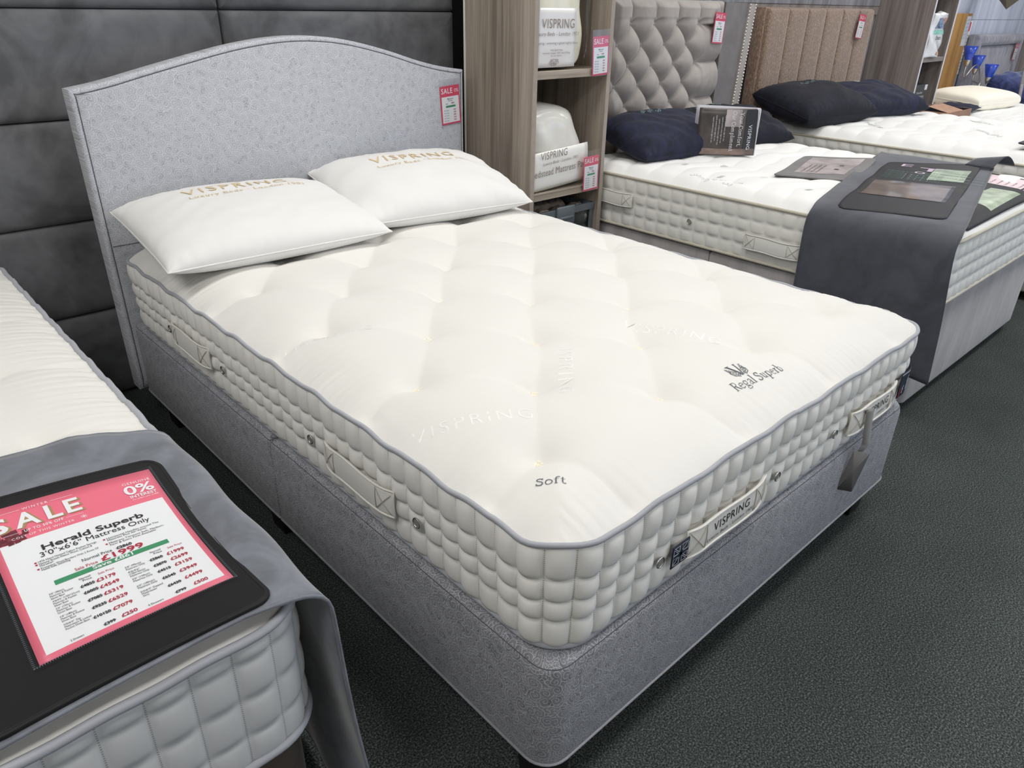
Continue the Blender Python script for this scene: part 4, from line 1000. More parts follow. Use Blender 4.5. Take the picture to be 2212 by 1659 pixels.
for s_, x, y in (('\u00a34855', -.0537, -.0690), ('\u00a36005', -.0537, -.0862), ('\u00a37085', -.0537, -.1058), ('\u00a39235', -.0537, -.1258), ('\u00a310120', -.0579, -.1477), ('\u00a3399', -.0510, -.1723),
                 ('\u00a32860', .0442, -.0703), ('\u00a33870', .0442, -.0877), ('\u00a34515', .0442, -.1053), ('\u00a36545', .0442, -.1256), ('\u00a36430', .0442, -.1487), ('\u00a3799', .0474, -.1715)):
    ln = .0038*len(s_); blk += [T(s_, x, x+ln, y, .0062, .025), strike(x-.001, x+ln+.001, y+.003)]
blk.append(strike(.0127, .0374, -.0082))
for y, ls in ((-.0572, ("3'0\" (90cm)", 'Mattress & Pocket', 'Divan Base')), (-.0752, ("4'0/4'6\" (120/135cm)", 'Mattress & Pocket', 'Divan Base')), (-.0935, ("5'0\" (150cm)", 'Mattress & Pocket', 'Divan Base')), (-.1142, ("6'0\" (180cm)", 'Mattress & Pocket', 'Divan Base')), (-.1340, ("5'0/6'0\" Zip", 'Mattresses & Linked', 'Pocket Divan Base'))):
    for i, l in enumerate(ls): blk.append(Tn(l, -.0928, y-.0055*i, .0040, .00178))
for y, ls in ((-.0645, ("3'0\" (90cm)", 'Mattress Only')), (-.0785, ("4'0/4'6\"", '(120/135cm)', 'Mattress Only')), (-.0985, ("5'0\" (150cm)", 'Mattress Only')), (-.1190, ("6'0\" (180cm)", 'Mattress Only')), (-.1358, ("5'0/6'0\" Zipped", 'Mattresses', 'Only'))):
    for i, l in enumerate(ls): blk.append(Tn(l, .0092, y-.0056*i, .0042, .0021))
blk += [T('2 Drawers', -.0936, -.0771, -.1730, .0046), T('4 Drawers', .0076, .0289, -.1733, .0046)]
mobj('black_print', cat(*blk), M['ink_dark'], sheetp, smooth=False)
crm = [T('Sale Price', -.0497, -.0181, -.0262, .0070), T('\u00a31999', -.0123, .0498, -.0265, .0125, .02), T('Sale Price', -.0258, -.0035, -.0540, .0046), T('Sale Price', .0761, .0985, -.0544, .0046)]
for s_, x, y in (('\u00a33179', -.0322, -.0700), ('\u00a34549', -.0322, -.0875), ('\u00a35319', -.0322, -.1060), ('\u00a36529', -.0322, -.1262), ('\u00a37079', -.0322, -.1480), ('\u00a3250', -.0274, -.1712), ('\u00a31999', .0698, -.0705), ('\u00a32699', .0698, -.0872), ('\u00a33159', .0698, -.1048), ('\u00a33949', .0698, -.1246), ('\u00a34499', .0698, -.1463), ('\u00a3500', .0745, -.1697)):
    crm.append(T(s_, x, x+.00535*len(s_), y, .0074, .022))
crm += [put(ribbon([(0, 0), (.003, 0)], .003), x, y+.0018) for x, y in ((.0035, .0207), (.0035, .0080), (-.0925, .0225), (-.0925, .0172), (-.0925, .0064))]
mobj('crimson_print', cat(*crm), M['crim'], sheetp, smooth=False)
SL = (('S', -.1310, -.1035), ('A', -.0940, -.0592), ('L', -.0496, -.0274), ('E', -.0211, .0010))
wht = [T(c, a, b_, .1140, .0330, .022) for c, a, b_ in SL]
wht += [T('WINTER', -.0772, -.0397, .1525, .0050, 0, 1.3), T('UP TO 50% OFF', -.0862, -.0305, .1015, .0056, .015, 1.15), T('COSY UP THIS WINTER', -.1060, -.0177, .0905, .0050, 0, 1.2),
        T('GENUINE', .0721, .1175, .1410, .0062, 0, 1.1), T('0%', .0692, .1165, .1140, .0230, .02), T('INTEREST', .0732, .1165, .1032, .0075, .02), T('On orders over \u00a31000', .0743, .1165, .0970, .0038)]
wht += [put(ribbon([(a, 0), (b_, 0)], .0006), 0, y) for a, b_, y in ((-.0365, -.0030, .1550), (-.1150, -.0805, .1550), (-.0265, -.0010, .1040), (-.1180, -.0905, .1040))]
for k in range(4):
    a = k*PI/4; wht.append(put(ribbon([(-.0052*math.cos(a), -.0052*math.sin(a)), (.0052*math.cos(a), .0052*math.sin(a))], .0007), -.0028, .0949))
wht.append(T('Save \u00a3861', -.0281, .0299, -.0378, .0082, .02))
mobj('white_print', cat(*wht), M['paper'], sheetp, smooth=False)
mobj('gold_shadow', cat(*[T(c, a+.004, b_+.004, .1122, .0330, .022, lift=LT-.0005) for c, a, b_ in SL]), M['gold_shadow'], sheetp, smooth=False)
mobj('pine_cone_print', cat(*[put(ribbon([(-.004, 0), (.004, .001)], .006), -.123+.038*rng.random(), .084+.026*rng.random(), LT-.0002) for i in range(30)]), M['wine'], sheetp, smooth=False)
slv = mobj('clear_sleeve', flat(-.1446, .1310, -.1985, .1740, .0052), M['sleeve'], vb); slv['label'] = 'clear plastic document sleeve'
wl = []
for i in range(88):
    f = i/87
    wl.append(put(ribbon([(0, -.0016), (0, .0016)], .0011), -.142+.271*f, -.1955, .0056))
    wl.append(put(ribbon([(-.0016, 0), (.0016, 0)], .0011), .1285, -.195+.367*f, .0056)); wl.append(put(ribbon([(-.0016, 0), (.0016, 0)], .0011), -.1418, -.195+.367*f, .0056))
mobj('weld_beads', cat(*wl), M['tub'], slv, smooth=False)

# ------------------------------------------------------------------ second bed: quilted double with tufted headboard
def quilt_top(x0, x1, y0, y1, r, z1, crown, kind=0, amp=.006):
    def f(X, Y, E=None):
        if E is None: E = edge_dist(np.asarray(X), np.asarray(Y), x0, x1, y0, y1, r)
        z = z1+crown*(1-(1-np.clip(E/.10, 0, 1))**2.6)
        if kind == 0:
            a = Y+.035*np.sin(2*PI*X/.62)+.018*np.sin(2*PI*X/.31); row = np.floor(a/.135); v = a/.135-row
            b = X/.42+.5*(row % 2)+.12*np.sin(row*2.3); u = b-np.floor(b)
            q = np.abs(np.sin(PI*v))**.5*np.abs(np.sin(PI*u))**.28
        else:
            a = Y+.02*np.sin(2*PI*X/.5); v = a/.085-np.floor(a/.085); q = np.abs(np.sin(PI*v))**.5
        return z+amp*q*np.clip(E/.05, 0, 1)
    return f
def mattress(label, x0, x1, y0, y1, z0, z1, r, cell, rows, bulge, crown, top_mat='knit', side_mat='knit_side', pipe='pipe_stone', kind=0, nx=140, ny=210, amp=.011, hdeep=.3):
    f = quilt_top(x0, x1, y0, y1, r, z1, crown, kind, amp)
    root = empty('mattress', ((x0+x1)/2, (y0+y1)/2, z0), label, 'mattress')
    X, Y, E = rr_grid(x0, x1, y0, y1, r, nx, ny)
    mobj('top_cover', (np.stack([X, Y, f(X, Y, E)], -1).reshape(-1, 3), grid_faces(nx, ny)), M[top_mat], root)
    P = rrect(x0, x1, y0, y1, r, .01, 10)
    mobj('quilted_border', border(P, cell, rows, bulge, None, .0, 8, 7, .6, hdeep), M[side_mat], root)
    Pp, _ = arclen_resample(P, 300)
    mobj('top_piping', tube(ring(Pp+normals2(Pp)*.004, z1), .007, 8, True), M[pipe], root)
    mobj('bottom_piping', tube(ring(Pp+normals2(Pp)*.004, z0+.004), .007, 8, True), M[pipe], root)
    return root, f
divan('divan_base', 'dove grey velvet divan base under the quilted mattress with the dark runner', 2.155, 3.50, -1.865, .0, .05, .447, .03, 'divan2', None, None, foot='round', footmat='chrome')
m2, f2 = mattress('white quilted mattress with beige piping, half covered by the dark runner', 2.15, 3.505, -1.878, -.10, .452, .688, .09, .068, [.682, .62, .57, .515, .458], .0085, .038)
strap(m2, (2.138, -.37, .585), (0, -1, 0), (-1, 0, 0), .25, .060, mat='knit_side', edge='knit_side')
strap(m2, (2.138, -1.23, .535), (0, -1, 0), (-1, 0, 0), .25, .060, mat='knit_side', edge='knit_side')
vent(m2, (2.138, -.82, .555), (-1, 0, 0))
# faint botanical and bar marks printed in the knit
mk = []
for i in range(7):
    px, py = 2.25+.14*(i % 3)+.05*(i//3), -.45-.13*i
    for k in range(3): mk.append(on_top(ribbon([(0, -.012), (0, .012)], .006), px+.014*k, py, .2, lambda a, b: f2(a, b), .0012))
for k in range(9): mk.append(on_top(spiral(0, 0, .016, .9, k, 1 if k % 2 else -1, .003), 2.23+.018*math.sin(k*1.7), -.74-.03*k, 0, lambda a, b: f2(a, b), .0012))
M['sage'] = plain('sage_knit_mark', C(202, 207, 203), .8)
mobj('woven_marks', cat(*mk), M['sage'], m2, smooth=False)['kind'] = 'stuff'
# tufted headboard
h2 = empty('headboard', (2.91, .0, 0), 'taupe grey button-tufted headboard with dark studded borders', 'headboard')
BX = np.array([2.581+.1945*i for i in range(-1, 5)]); TX0, TX1, TZ0, TZ1 = 2.42, 3.40, .62, 1.436
DX, DZ = .1945, .194; bzr = 1.323
def tuft_h(X, Z):
    a = (X-2.581)/DX; b = (Z-bzr)/DZ
    p, q = a+b, a-b
    dia = (np.abs(np.sin(PI*p))*np.abs(np.sin(PI*q)))**.42
    vert = np.abs(np.sin(PI*a))**.45
    h = np.where(Z > bzr, vert*np.clip(1-(Z-bzr)*0, 0, 1), dia)
    bl = np.clip((Z-bzr)/.03, 0, 1)*np.clip((Z-bzr)/.03, 0, 1); h = np.where(Z > bzr, vert*bl+dia*(1-bl), h)
    ro = bzr-DZ*np.array([0, .5, 1, 1.5, 2])
    xr = 3.17; bb = (Z-bzr)/DZ; horiz = np.abs(np.sin(PI*bb))**.45
    kx = np.clip((X-xr)/.04, 0, 1)*(Z < bzr); h = h*(1-kx)+horiz*kx
    ed = np.minimum(np.minimum(X-TX0, TX1-X), TZ1-Z); return h, np.clip(ed/.035, 0, 1)
u = np.linspace(TX0, TX1, 190); v = np.linspace(TZ0, TZ1, 160)
def tf(U, V):
    h, e = tuft_h(U, V); return U, -.02-(.066*h*.85+.006)*e**.5, V
mobj('tufted_panel', sheet(tf, u, v), M['tuft_grey'], h2)
mobj('board', box(2.115, 3.715, .004, .055, .06, 1.43, .004), M['tuft_border'], h2, smooth=False)
gb = []
for i in range(-1, 5):
    for j in range(5):
        x = 2.581+DX*i-(DX/2 if j % 2 else 0); z = bzr-DZ/2*j
        if TX0+.03 < x < 3.2:
            gb.append((x, z))
bmsh = None
for x, z in gb:
    if bmsh is None:
        o = mobj('button', lathe([(.0001, .006), (.006, .005), (.009, .001), (.0085, -.003)], 10), M['tuft_grey'], h2); bmsh = o.data; o.matrix_parent_inverse = Matrix.Translation(-h2.location)
    else:
        o = bpy.data.objects.new('button', bmsh); COL.objects.link(o); o.parent = h2; o.matrix_parent_inverse = Matrix.Translation(-h2.location)
    o.location = (x, -.033, z); o.rotation_euler = (PI/2, 0, 0)
# slanted side borders, each with a pale stud-edged strip
def quadbox(p, y0, y1):
    V = [(x, y0, z) for x, z in p]+[(x, y1, z) for x, z in p]
    return np.array(V), [(0, 1, 2, 3), (7, 6, 5, 4), (0, 4, 5, 1), (1, 5, 6, 2), (2, 6, 7, 3), (3, 7, 4, 0)]
for sgn in (1, -1):
    mid = 2.91; fx_ = lambda x: x if sgn > 0 else 2*mid-x
    q1 = [(3.40, .62), (3.575, .62), (3.635, 1.428), (3.40, 1.432)]; q2 = [(3.578, .62), (3.648, .62), (3.71, 1.426), (3.638, 1.428)]
    q1 = [(fx_(x), z) for x, z in q1]; q2 = [(fx_(x), z) for x, z in q2]
    if sgn < 0: q1 = q1[::-1]; q2 = q2[::-1]
    mobj('side_border', quadbox(q1, -.05, .003), M['tuft_border'], h2, smooth=False)
    mobj('pale_strip', quadbox(q2, -.06, .003), M['tuft_grey'], h2, smooth=False)
    st_ = []
    for i in range(46):
        f = i/45
        for (xa, xb) in ((3.582, 3.642), (3.644, 3.704)):
            st_.append(xf(lathe([(.0055, 0), (.0045, .003), (.0001, .0045)], 7), Matrix.Translation((fx_(xa+(xb-xa)*f), -.0605, .63+.79*f)) @ Matrix.Rotation(PI/2, 4, 'X')))
    mobj('stud_trim', cat(*st_), M['stud'], h2)['kind'] = 'stuff'
def emb(seed, n=9, w=.2):
    q = np.random.default_rng(seed); return cat(*[spiral((i-n/2)*w/n, .012*math.sin(i*2), .012, 1.1, q.uniform(0, 6), 1 if i % 2 else -1, .0035) for i in range(n)])
pillow('scatter_pillow', 'navy plush pillow with pale embroidery, against the tufted headboard beside the shelving unit', (2.60, -.30, .815), .68, .40, .17, math.radians(-4), math.radians(16), 'navy_plush', 21, .45, 'navy pillows on the second bed', [(emb(2), 0, .11, .1)], 'teal_print', wr=.009, pw=.4, n=3.0, ears=.02)
pillow('scatter_pillow', 'dark plush pillow mostly hidden behind the standing brochure', (3.22, -.31, .805), .62, .38, .16, math.radians(-14), math.radians(16), 'black_plush', 22, .45, 'navy pillows on the second bed', [(emb(3), -.1, .12, .1)], 'teal_print', wr=.009, pw=.4, n=3.0, ears=.02)
# dark velvet runner over the foot
zt2 = .737
path2 = [(2.075, .205), (2.080, .30), (2.092, .45), (2.105, .60), (2.114, .672), (2.132, .710), (2.19, .732), (2.3, .737), (2.6, .739), (3.0, .739), (3.4, .739), (3.53, .737)]
def yf2(f, x, z):
    sk = .235*np.clip(x-2.15, 0, 2); hang = np.clip((.70-z)/.5, 0, 1)
    return (-1.90+sk-.055*hang, -1.362+sk-.02*hang)
runner('bed_runner', 'slate grey velvet runner hanging over the side of the quilted mattress', path2, yf2, 'runner2', wob=.0025)
def slanted(poly, r=.02):
    P = resample(poly, .03)
    for _ in range(1): P = (P+np.roll(P, 1, 0)+np.roll(P, -1, 0))/3
    return P
def patch(poly4, zf, lift, n=10):
    """quad patch following zf; corners a,b,c,d"""
    a, b, c, d = [np.array(p, float) for p in poly4]; u = np.linspace(0, 1, n)[:, None, None]; v = np.linspace(0, 1, n)[None, :, None]
    Q = (a*(1-u)+b*u)*(1-v)+(d*(1-u)+c*u)*v
    return np.column_stack([Q.reshape(-1, 2), (zf(Q[..., 0], Q[..., 1])+lift).ravel()]), grid_faces(n, n)
zr2 = lambda x, y: zt2+.006+.010*np.clip((np.asarray(x)-3.25)/.25, 0, 1)**2-.014*np.clip((2.30-np.asarray(x))/.14, 0, 1)**2+.003*np.sin(np.asarray(x)*17+np.asarray(y)*5)
pm = empty('display_pad', (2.8, -1.5, zt2), 'charcoal vinyl display pad with picture windows, lying on the slate runner', 'display board')
A_, B_, C_, D_ = (2.175, -1.44), (3.25, -1.19), (3.47, -1.54), (2.275, -1.80)
Pm = slanted([A_, D_, C_, B_])
vm = mobj('vinyl_board', draped(Pm, zr2, -.001, .005), M['vinyl2'], pm, auto=.9)
def bil(u, v):   # u along bed width, v towards foot
    a, b, c, d = map(np.array, (A_, B_, C_, D_)); return tuple((a*(1-u)+b*u)*(1-v)+(d*(1-u)+c*u)*v)
def win(u0, u1, v0, v1, mat, lift=.0055, nm='picture_window'): return mobj(nm, patch([bil(u0, v0), bil(u0, v1), bil(u1, v1), bil(u1, v0)], zr2, lift), M[mat], vm)
win(.22, .50, .09, .86, 'pic_brown'); win(.62, .88, .56, .93, 'pic_green')
th_ = math.atan2(B_[1]-A_[1], B_[0]-A_[0])
def T2(g, u, v, ang): p = bil(u, v); return on_top(g, p[0], p[1], ang, zr2, .0062)
mobj('lilac_print', cat(T2(text2d('T', .16, .02), .78, .40, th_-PI/2), T2(text2d('o', .09), .72, .38, th_-PI/2), T2(text2d('E', .12), .88, .16, th_-PI/2), *[T2(text2d('. . . . .', .05), .60+.03*i, .30, th_-PI/2) for i in range(4)]), M['lilac_ink'], vm, smooth=False)
mobj('teal_print', cat(*[T2(text2d('MEMORY COLLECTION', .022), .60+.028*i, .10, th_-PI/2) for i in range(6)], *[T2(text2d('POCKET SPRINGS AND WOOL', .02), .64+.05*i, .44, th_-PI/2) for i in range(5)]), M['teal_ink'], vm, smooth=False)
win(.21, .51, .05, .90, 'sleeve', .0068, 'clear_window')
# second pad beneath the runner edge, hanging to the foot, and the loose holder nearer the pillows
zq = lambda x, y: f2(np.asarray(x), np.asarray(y))*0+.7330+.004*np.sin(np.asarray(x)*5)-.045*np.clip((-1.80-np.asarray(y))/.09, 0, 1)**2
p2 = empty('display_pad', (2.9, -1.75, .72), 'dark blue vinyl pad with a pale pink sheet, at the foot under the slate runner', 'display board')
E4 = [(2.30, -1.865), (3.36, -1.865), (3.44, -1.52), (2.55, -1.56)]
v2 = mobj('vinyl_board', draped(slanted(E4), zq, 0, .004), M['vinyl2'], p2, auto=.9)
mobj('picture_window', patch([(2.62, -1.845), (3.02, -1.835), (3.02, -1.72), (2.70, -1.72)], zq, .0048), M['pic_green'], v2)
mobj('pink_sheet', patch([(3.10, -1.83), (3.34, -1.82), (3.40, -1.55), (3.16, -1.56)], zq, .0048), M['pale_pink'], v2)
mobj('sheet_print', cat(*[on_top(text2d('Mattress Only 999', .014), 3.13+.005*i, -1.80+.03*i, .05, zq, .0056) for i in range(8)]), M['ink_dark'], v2, smooth=False)
zq3 = lambda x, y: .7335+.006*np.sin(np.asarray(x)*7)**2+.022*np.clip((np.asarray(x)-2.95)/.25, 0, 1)**2
p3 = empty('display_pad', (2.85, -1.05, .73), 'grey suede holder with a pale leaflet, lying on the quilted mattress near the brochure', 'display board')
H4 = [(2.49, -.99), (2.68, -1.265), (3.20, -1.15), (3.06, -.845)]
v3 = mobj('suede_board', draped(slanted(H4), zq3, 0, .005), M['tuft_border'], p3, auto=.9)
mobj('leaflet', patch([(2.64, -1.01), (2.77, -1.19), (3.16, -1.11), (3.04, -.90)], zq3, .006), M['pic_grey'], v3)
mobj('leaflet_print', cat(*[on_top(text2d('Your Comfort Our Compliment', .014), 2.68+.012*i, -1.03-.018*i, .2, zq3, .0066) for i in range(4)], on_top(ribbon([(0, 0), (.13, 0)], .02), 2.83, -1.12, .2, zq3, .0066)), M['pic_dark'], v3, smooth=False)
# small flap of the runner turned up at its far corner
g = sheet(lambda a, b: (3.42+.16*a, -1.60+.12*b-.05*a, .752+.05*np.sin(PI*a)*(1-.5*b)), np.linspace(0, 1, 14), np.linspace(0, 1, 10))
tag(mobj('runner_flap', g, M['runner2'], None, solid=.003), 'curled grey flap of the runner at the far corner of the charcoal display pad', 'leaflet')
# brochure standing open
A2, B2 = np.array([2.642, -.47, 0]), np.array([2.856, -.676, 0]); ab = (B2-A2)/np.linalg.norm(B2-A2); wid = np.linalg.norm(B2-A2); nb = np.array([-ab[1]*-1*-1, ab[0]*-1*-1, 0])
nb = np.array([ab[1], -ab[0], 0])            # faces the camera side
zb = .742
br = empty('brochure', tuple((A2+B2)/2+np.array([0, 0, zb])), 'dark brown brochure with white lettering, standing open on the quilted mattress', 'brochure')
def cover(u, v): # u 0..1 along A->B, v 0..1 up
    P = A2+u[..., None]*wid*ab+np.array([0, 0, 1.])*(zb+v*.222)[..., None]+nb*(.022*np.sin(PI*u)*(1-.3*v)-.012*v)[..., None]; return P
U, V = np.meshgrid(np.linspace(0, 1, 16), np.linspace(0, 1, 8), indexing='ij')
fc = mobj('front_cover', (cover(U, V).reshape(-1, 3), grid_faces(16, 8)), M['pic_dark'], br, solid=-.002)
bk = lambda u, v: (B2-nb*.004+u[..., None]*(A2-nb*.085-B2)+np.array([0, 0, 1.])*(zb+v*.226)[..., None]-nb*(.01*np.sin(PI*u))[..., None])
mobj('back_cover', (bk(U, V).reshape(-1, 3), grid_faces(16, 8)), M['page'], br, solid=.002)
mobj('spine_edge', tube(np.array([B2+np.array([0, 0, zb]), B2+np.array([0, 0, zb+.222])]), .003, 6), M['page'], br)
def on_cover(g, u0, v0, lift=.003):   # reading direction down, letter tops to the right
    Vv = np.asarray(g[0]); u = u0+Vv[:, 1]/wid; v = v0-Vv[:, 0]/.222; P = cover(np.clip(u, 0, 1), np.clip(v, 0, 1)); return P+nb*lift, g[1]
for gg in (on_cover(serif2d('Your Comfort,', .0275), .675, .92), on_cover(serif2d('Our Compliment', .0275), .545, .95), on_cover(text2d('VISPRING', .026, 0, 1, 0, 'LEFT', 1.1), .84, .66), *[on_cover(text2d('superb comfort every night for you', .0085), .43-.05*i, .86-.04*(i % 3)) for i in range(5)]): mobj('lettering', gg, M['label_white'], fc, smooth=False)
def cov_patch(u0, u1, v0, v1, mat, l): 
    a, b = np.meshgrid(np.linspace(u0, u1, 8), np.linspace(v0, v1, 4), indexing='ij'); return mobj('cover_photo', ((cover(a, b)+nb*l).reshape(-1, 3), grid_faces(8, 4)), M[mat], fc)
cov_patch(.02, .98, .02, .15, 'pic_brown', .0022); cov_patch(.44, .70, .62, .98, 'pic_grey', .0022); cov_patch(.78, .98, .16, .98, 'box_black', .0022)

# ------------------------------------------------------------------ third bed: brown channelled headboard
divan('divan_base', 'grey velvet divan base under the mattress by the brown headboard', 4.0, 5.5, -1.95, .0, .05, .462, .03, 'divan2', None, None, foot='round', footmat='chrome')
m3, f3 = mattress('white knitted quilted mattress in front of the brown ribbed headboard', 3.995, 5.505, -1.96, -.045, .468, .698, .09, .075, [.692, .64, .58, .52, .474], .008, .045, kind=0, amp=.013)
mk = []
for (px, py, a) in ((4.35, -.72, .9), (4.95, -.55, .9), (5.1, -1.1, .9), (4.6, -1.3, .9)):
    mk.append(on_top(text2d('NATURAL', .055), px, py, a, lambda x, y: f3(x, y), .0014))
mobj('woven_marks', cat(*mk), M['sage'], m3, smooth=False)['kind'] = 'stuff'
h3 = empty('headboard', (4.7, .03, 0), 'brown ribbed headboard with vertical channels', 'headboard')
mobj('board', box(3.93, 5.45, .005, .08, .06, 1.412, .006, 2), M['chenille'], h3)
nch = 6; cw = 1.49/nch
for i in range(nch):
    mobj('channel', loft_rr(3.945+i*cw+.0005, 3.945+(i+1)*cw-.0005, .5, 1.405, (.014,)*4, [(0, 0), (.0005, .012), (.003, .019), (.01, .024), (.03, .027), (.07, .028)], front3(.006), cap0=False, k=10, arc=4), M['chenille'], h3)
pillow('scatter_pillow', 'black navy plush pillow leaning on the brown headboard, left of its pair', (4.25, -.275, .862), .78, .44, .22, math.radians(-6), math.radians(14), 'black_plush', 31, .5, 'navy pillows on the third bed', [(emb(5), .0, .10, .1)], 'teal_print', wr=.008, pw=.36, n=3.0, ears=.02)
pillow('scatter_pillow', 'navy plush pillow on the third bed, next to the grey shelving unit', (4.99, -.33, .85), .68, .42, .17, math.radians(-16), math.radians(14), 'navy_plush', 32, .5, 'navy pillows on the third bed', [(text2d('E', .06), -.1, .10, .2)], 'label_white', wr=.01, pw=.4, n=3.0, ears=.02)
zq4 = lambda x, y: .755+.03*np.sin(np.clip((np.asarray(y)+1.75)/.5, 0, 1)*PI)
tag(mobj('display_mat', draped(slanted([(4.10, -1.90), (4.75, -1.90), (4.75, -1.50), (4.10, -1.50)]), zq4, 0, .006), M['vinyl2'], None, auto=.9), 'dark vinyl mat curving over the foot of the third mattress', 'display board')

# ------------------------------------------------------------------ goods on and by the grey shelving unit
pb = empty('bedding_bag', (5.89, -.30, 1.09), 'white plastic bedding bag with farm animal pictures, on the grey shelving unit', 'bedding pack')
g = sheet(lambda a, b: (5.765+.25*a+.012*(1-b)+.006*np.sin(b*9), -.315+.025*np.cos(PI*(a-.5))*-1+.01*np.sin(a*7+b*11), 1.092+.30*b), np.linspace(0, 1, 20), np.linspace(0, 1, 20))
mobj('bag_front', g, M['poly'], pb, solid=-.05)
def pbq(a0, a1, b0, b1, mat, nm): mobj(nm, (lambda q: (q[0]+np.array([0, -.003, 0]), q[1]))(sheet(lambda a, b: (5.765+.25*a+.012*(1-b)+.006*np.sin(b*9), -.315+.025*np.cos(PI*(a-.5))*-1+.01*np.sin(a*7+b*11), 1.092+.30*b), np.linspace(a0, a1, 8), np.linspace(b0, b1, 8))), M[mat], pb)
pbq(.2, .55, .66, .9, 'illus', 'picture'); pbq(.62, .92, .66, .9, 'illus2', 'picture'); pbq(.22, .85, .53, .63, 'mint', 'picture'); pbq(.45, .7, .05, .14, 'illus2', 'picture')
mobj('lettering', frame_map(text2d('Dreams', .038, .02, .8), (5.815, -.348, 1.215), (1, 0, 0), (0, 0, 1)), M['ink_dark'], pb, smooth=False)
bb = empty('protector_box', (5.89, -.29, .62), 'black mattress protector carton, at the bottom of the grey shelving unit', 'box')
mobj('carton', box(5.765, 5.995, -.315, -.18, .622, .895, .002), M['box_black'], bb, smooth=False)
mobj('corner_sticker', box(5.94, 5.99, -.3165, -.3155, .855, .893, 0), M['label_white'], bb, smooth=False)
for s_, sz, z in (('ProtectAbed', .022, .83), ('MATTRESS', .034, .79), ('PROTECTOR', .03, .765), ('King', .02, .74), ('150', .02, .715)): mobj('lettering', frame_map(text2d(s_, sz), (5.80, -.3162, z), (1, 0, 0), (0, 0, 1)), M['label_white'], bb, smooth=False)
mobj('splash_print', cat(*[frame_map(ribbon([(0, 0), (.004, .03+.02*math.sin(i*2))], .006), (5.86+.014*i, -.3162, .63), (1, 0, 0), (0, 0, 1)) for i in range(8)]), M['cyan'], bb, smooth=False)
cb = empty('open_carton', (5.82, -.52, 0), 'open cardboard carton with dark inside, between the third bed and the grey shelving unit', 'box')
for nm, a in (('carton_side', (5.56, 5.564, -.66, -.36)), ('carton_side', (6.04, 6.044, -.66, -.36)), ('carton_side', (5.564, 6.04, -.66, -.656)), ('carton_side', (5.564, 6.04, -.364, -.36))):
    mobj(nm, box(*a, .0, .745, 0), M['cardboard'], cb, smooth=False)
mobj('carton_bottom', box(5.564, 6.04, -.656, -.364, 0, .004, 0), M['cardboard'], cb, smooth=False)
mobj('dark_inner_faces', cat(box(5.565, 5.567, -.655, -.365, .3, .744, 0), box(6.037, 6.039, -.655, -.365, .3, .744, 0), box(5.567, 6.037, -.367, -.365, .3, .744, 0)), M['box_black'], cb, smooth=False)  # black sheets on three inner faces make the inside dark
mobj('flap', xf(box(0, .30, -.001, .001, 0, .16, 0), Matrix.Translation((5.56, -.66, .745)) @ Matrix.Rotation(math.radians(-78), 4, 'X')), M['cardboard'], cb, smooth=False)

# ------------------------------------------------------------------ fourth and fifth beds, far right
divan('divan_base', 'grey divan base under the ribbed mattress with the foam pillow', 6.32, 7.70, -1.95, .0, .05, .41, .03, 'divan2', None, None, foot='round')
m4, f4 = mattress('white ribbed mattress with a foam pillow, beyond the grey shelving unit', 6.31, 7.71, -1.96, -.02, .415, .625, .09, .09, [.62, .56, .49, .42], .008, .035, kind=1, amp=.010)
h4 = empty('headboard', (7.0, .05, 0), 'honey pine headboard mostly hidden behind the grey shelving unit', 'headboard')
for i in range(6): mobj('board', box(6.35+i*.2233, 6.35+(i+1)*.2233-.003, .045, .078, .06, 1.392, .004), M['pine'], h4, smooth=False)
pt = empty('price_ticket', (7.60, .04, 1.38), 'pale blue price ticket hanging on the pine headboard', 'price tag')
mobj('card', loft(rrect(7.555, 7.66, 1.12, 1.37, .004, 0, 2), [(0, 0), (0, .002)], front3(.043)), M['page'], pt, smooth=False)
mobj('print', cat(*[frame_map(text2d('soft 999', .022), (7.565, .0405, 1.33-.03*i), (1, 0, 0), (0, 0, 1)) for i in range(6)]), M['cyan'], pt, smooth=False)
pl = empty('price_list', (7.80, .08, 1.0), 'long white price list with red corner pinned to the pale wall boards', 'price tag')
mobj('sheet', loft(rrect(7.74, 7.86, .86, 1.33, .002, 0, 2), [(0, 0), (0, .002)], front3(.086)), M['paper'], pl, smooth=False)
mobj('red_corner', box(7.75, 7.83, .0825, .0835, 1.24, 1.32, 0), M['pink_d'], pl, smooth=False)
mobj('print', cat(*[frame_map(text2d('mattress 999', .017), (7.75, .0832, 1.2-.03*i), (1, 0, 0), (0, 0, 1)) for i in range(11)]), M['ink'], pl, smooth=False)
pillow('foam_pillow', 'cream moulded foam pillow on the ribbed mattress', (6.98, -.38, .735), .74, .44, .15, math.radians(-8), math.radians(4), 'foam', 41, .45, wr=.0, pw=.22, seam=True, ears=.0, n=3.5)
pillow('scatter_pillow', 'navy plush pillow tucked under the cream foam pillow', (6.45, -.42, .70), .34, .30, .07, .1, 0, 'navy_plush', 42, .5, wr=.006)
divan('divan_base', 'grey divan base of the farthest bed, by the crushed velvet headboard', 7.92, 9.36, -1.95, .0, .05, .41, .03, 'divan2', None, None, foot='round')
m5, f5 = mattress('white ribbed mattress of the farthest bed, by the crushed velvet headboard', 7.91, 9.37, -1.96, -.045, .415, .600, .09, .09, [.595, .54, .48, .42], .008, .035, kind=1, amp=.010)
pillow('scatter_pillow', 'bright navy blue plush pillow at the far right edge', (8.18, -.42, .755), .62, .44, .24, math.radians(-12), math.radians(16), 'blue_plush', 43, .5, None, [(emb(6), 0, .1, .1)], 'teal_print', wr=.01, pw=.36, n=3.0, ears=.02)
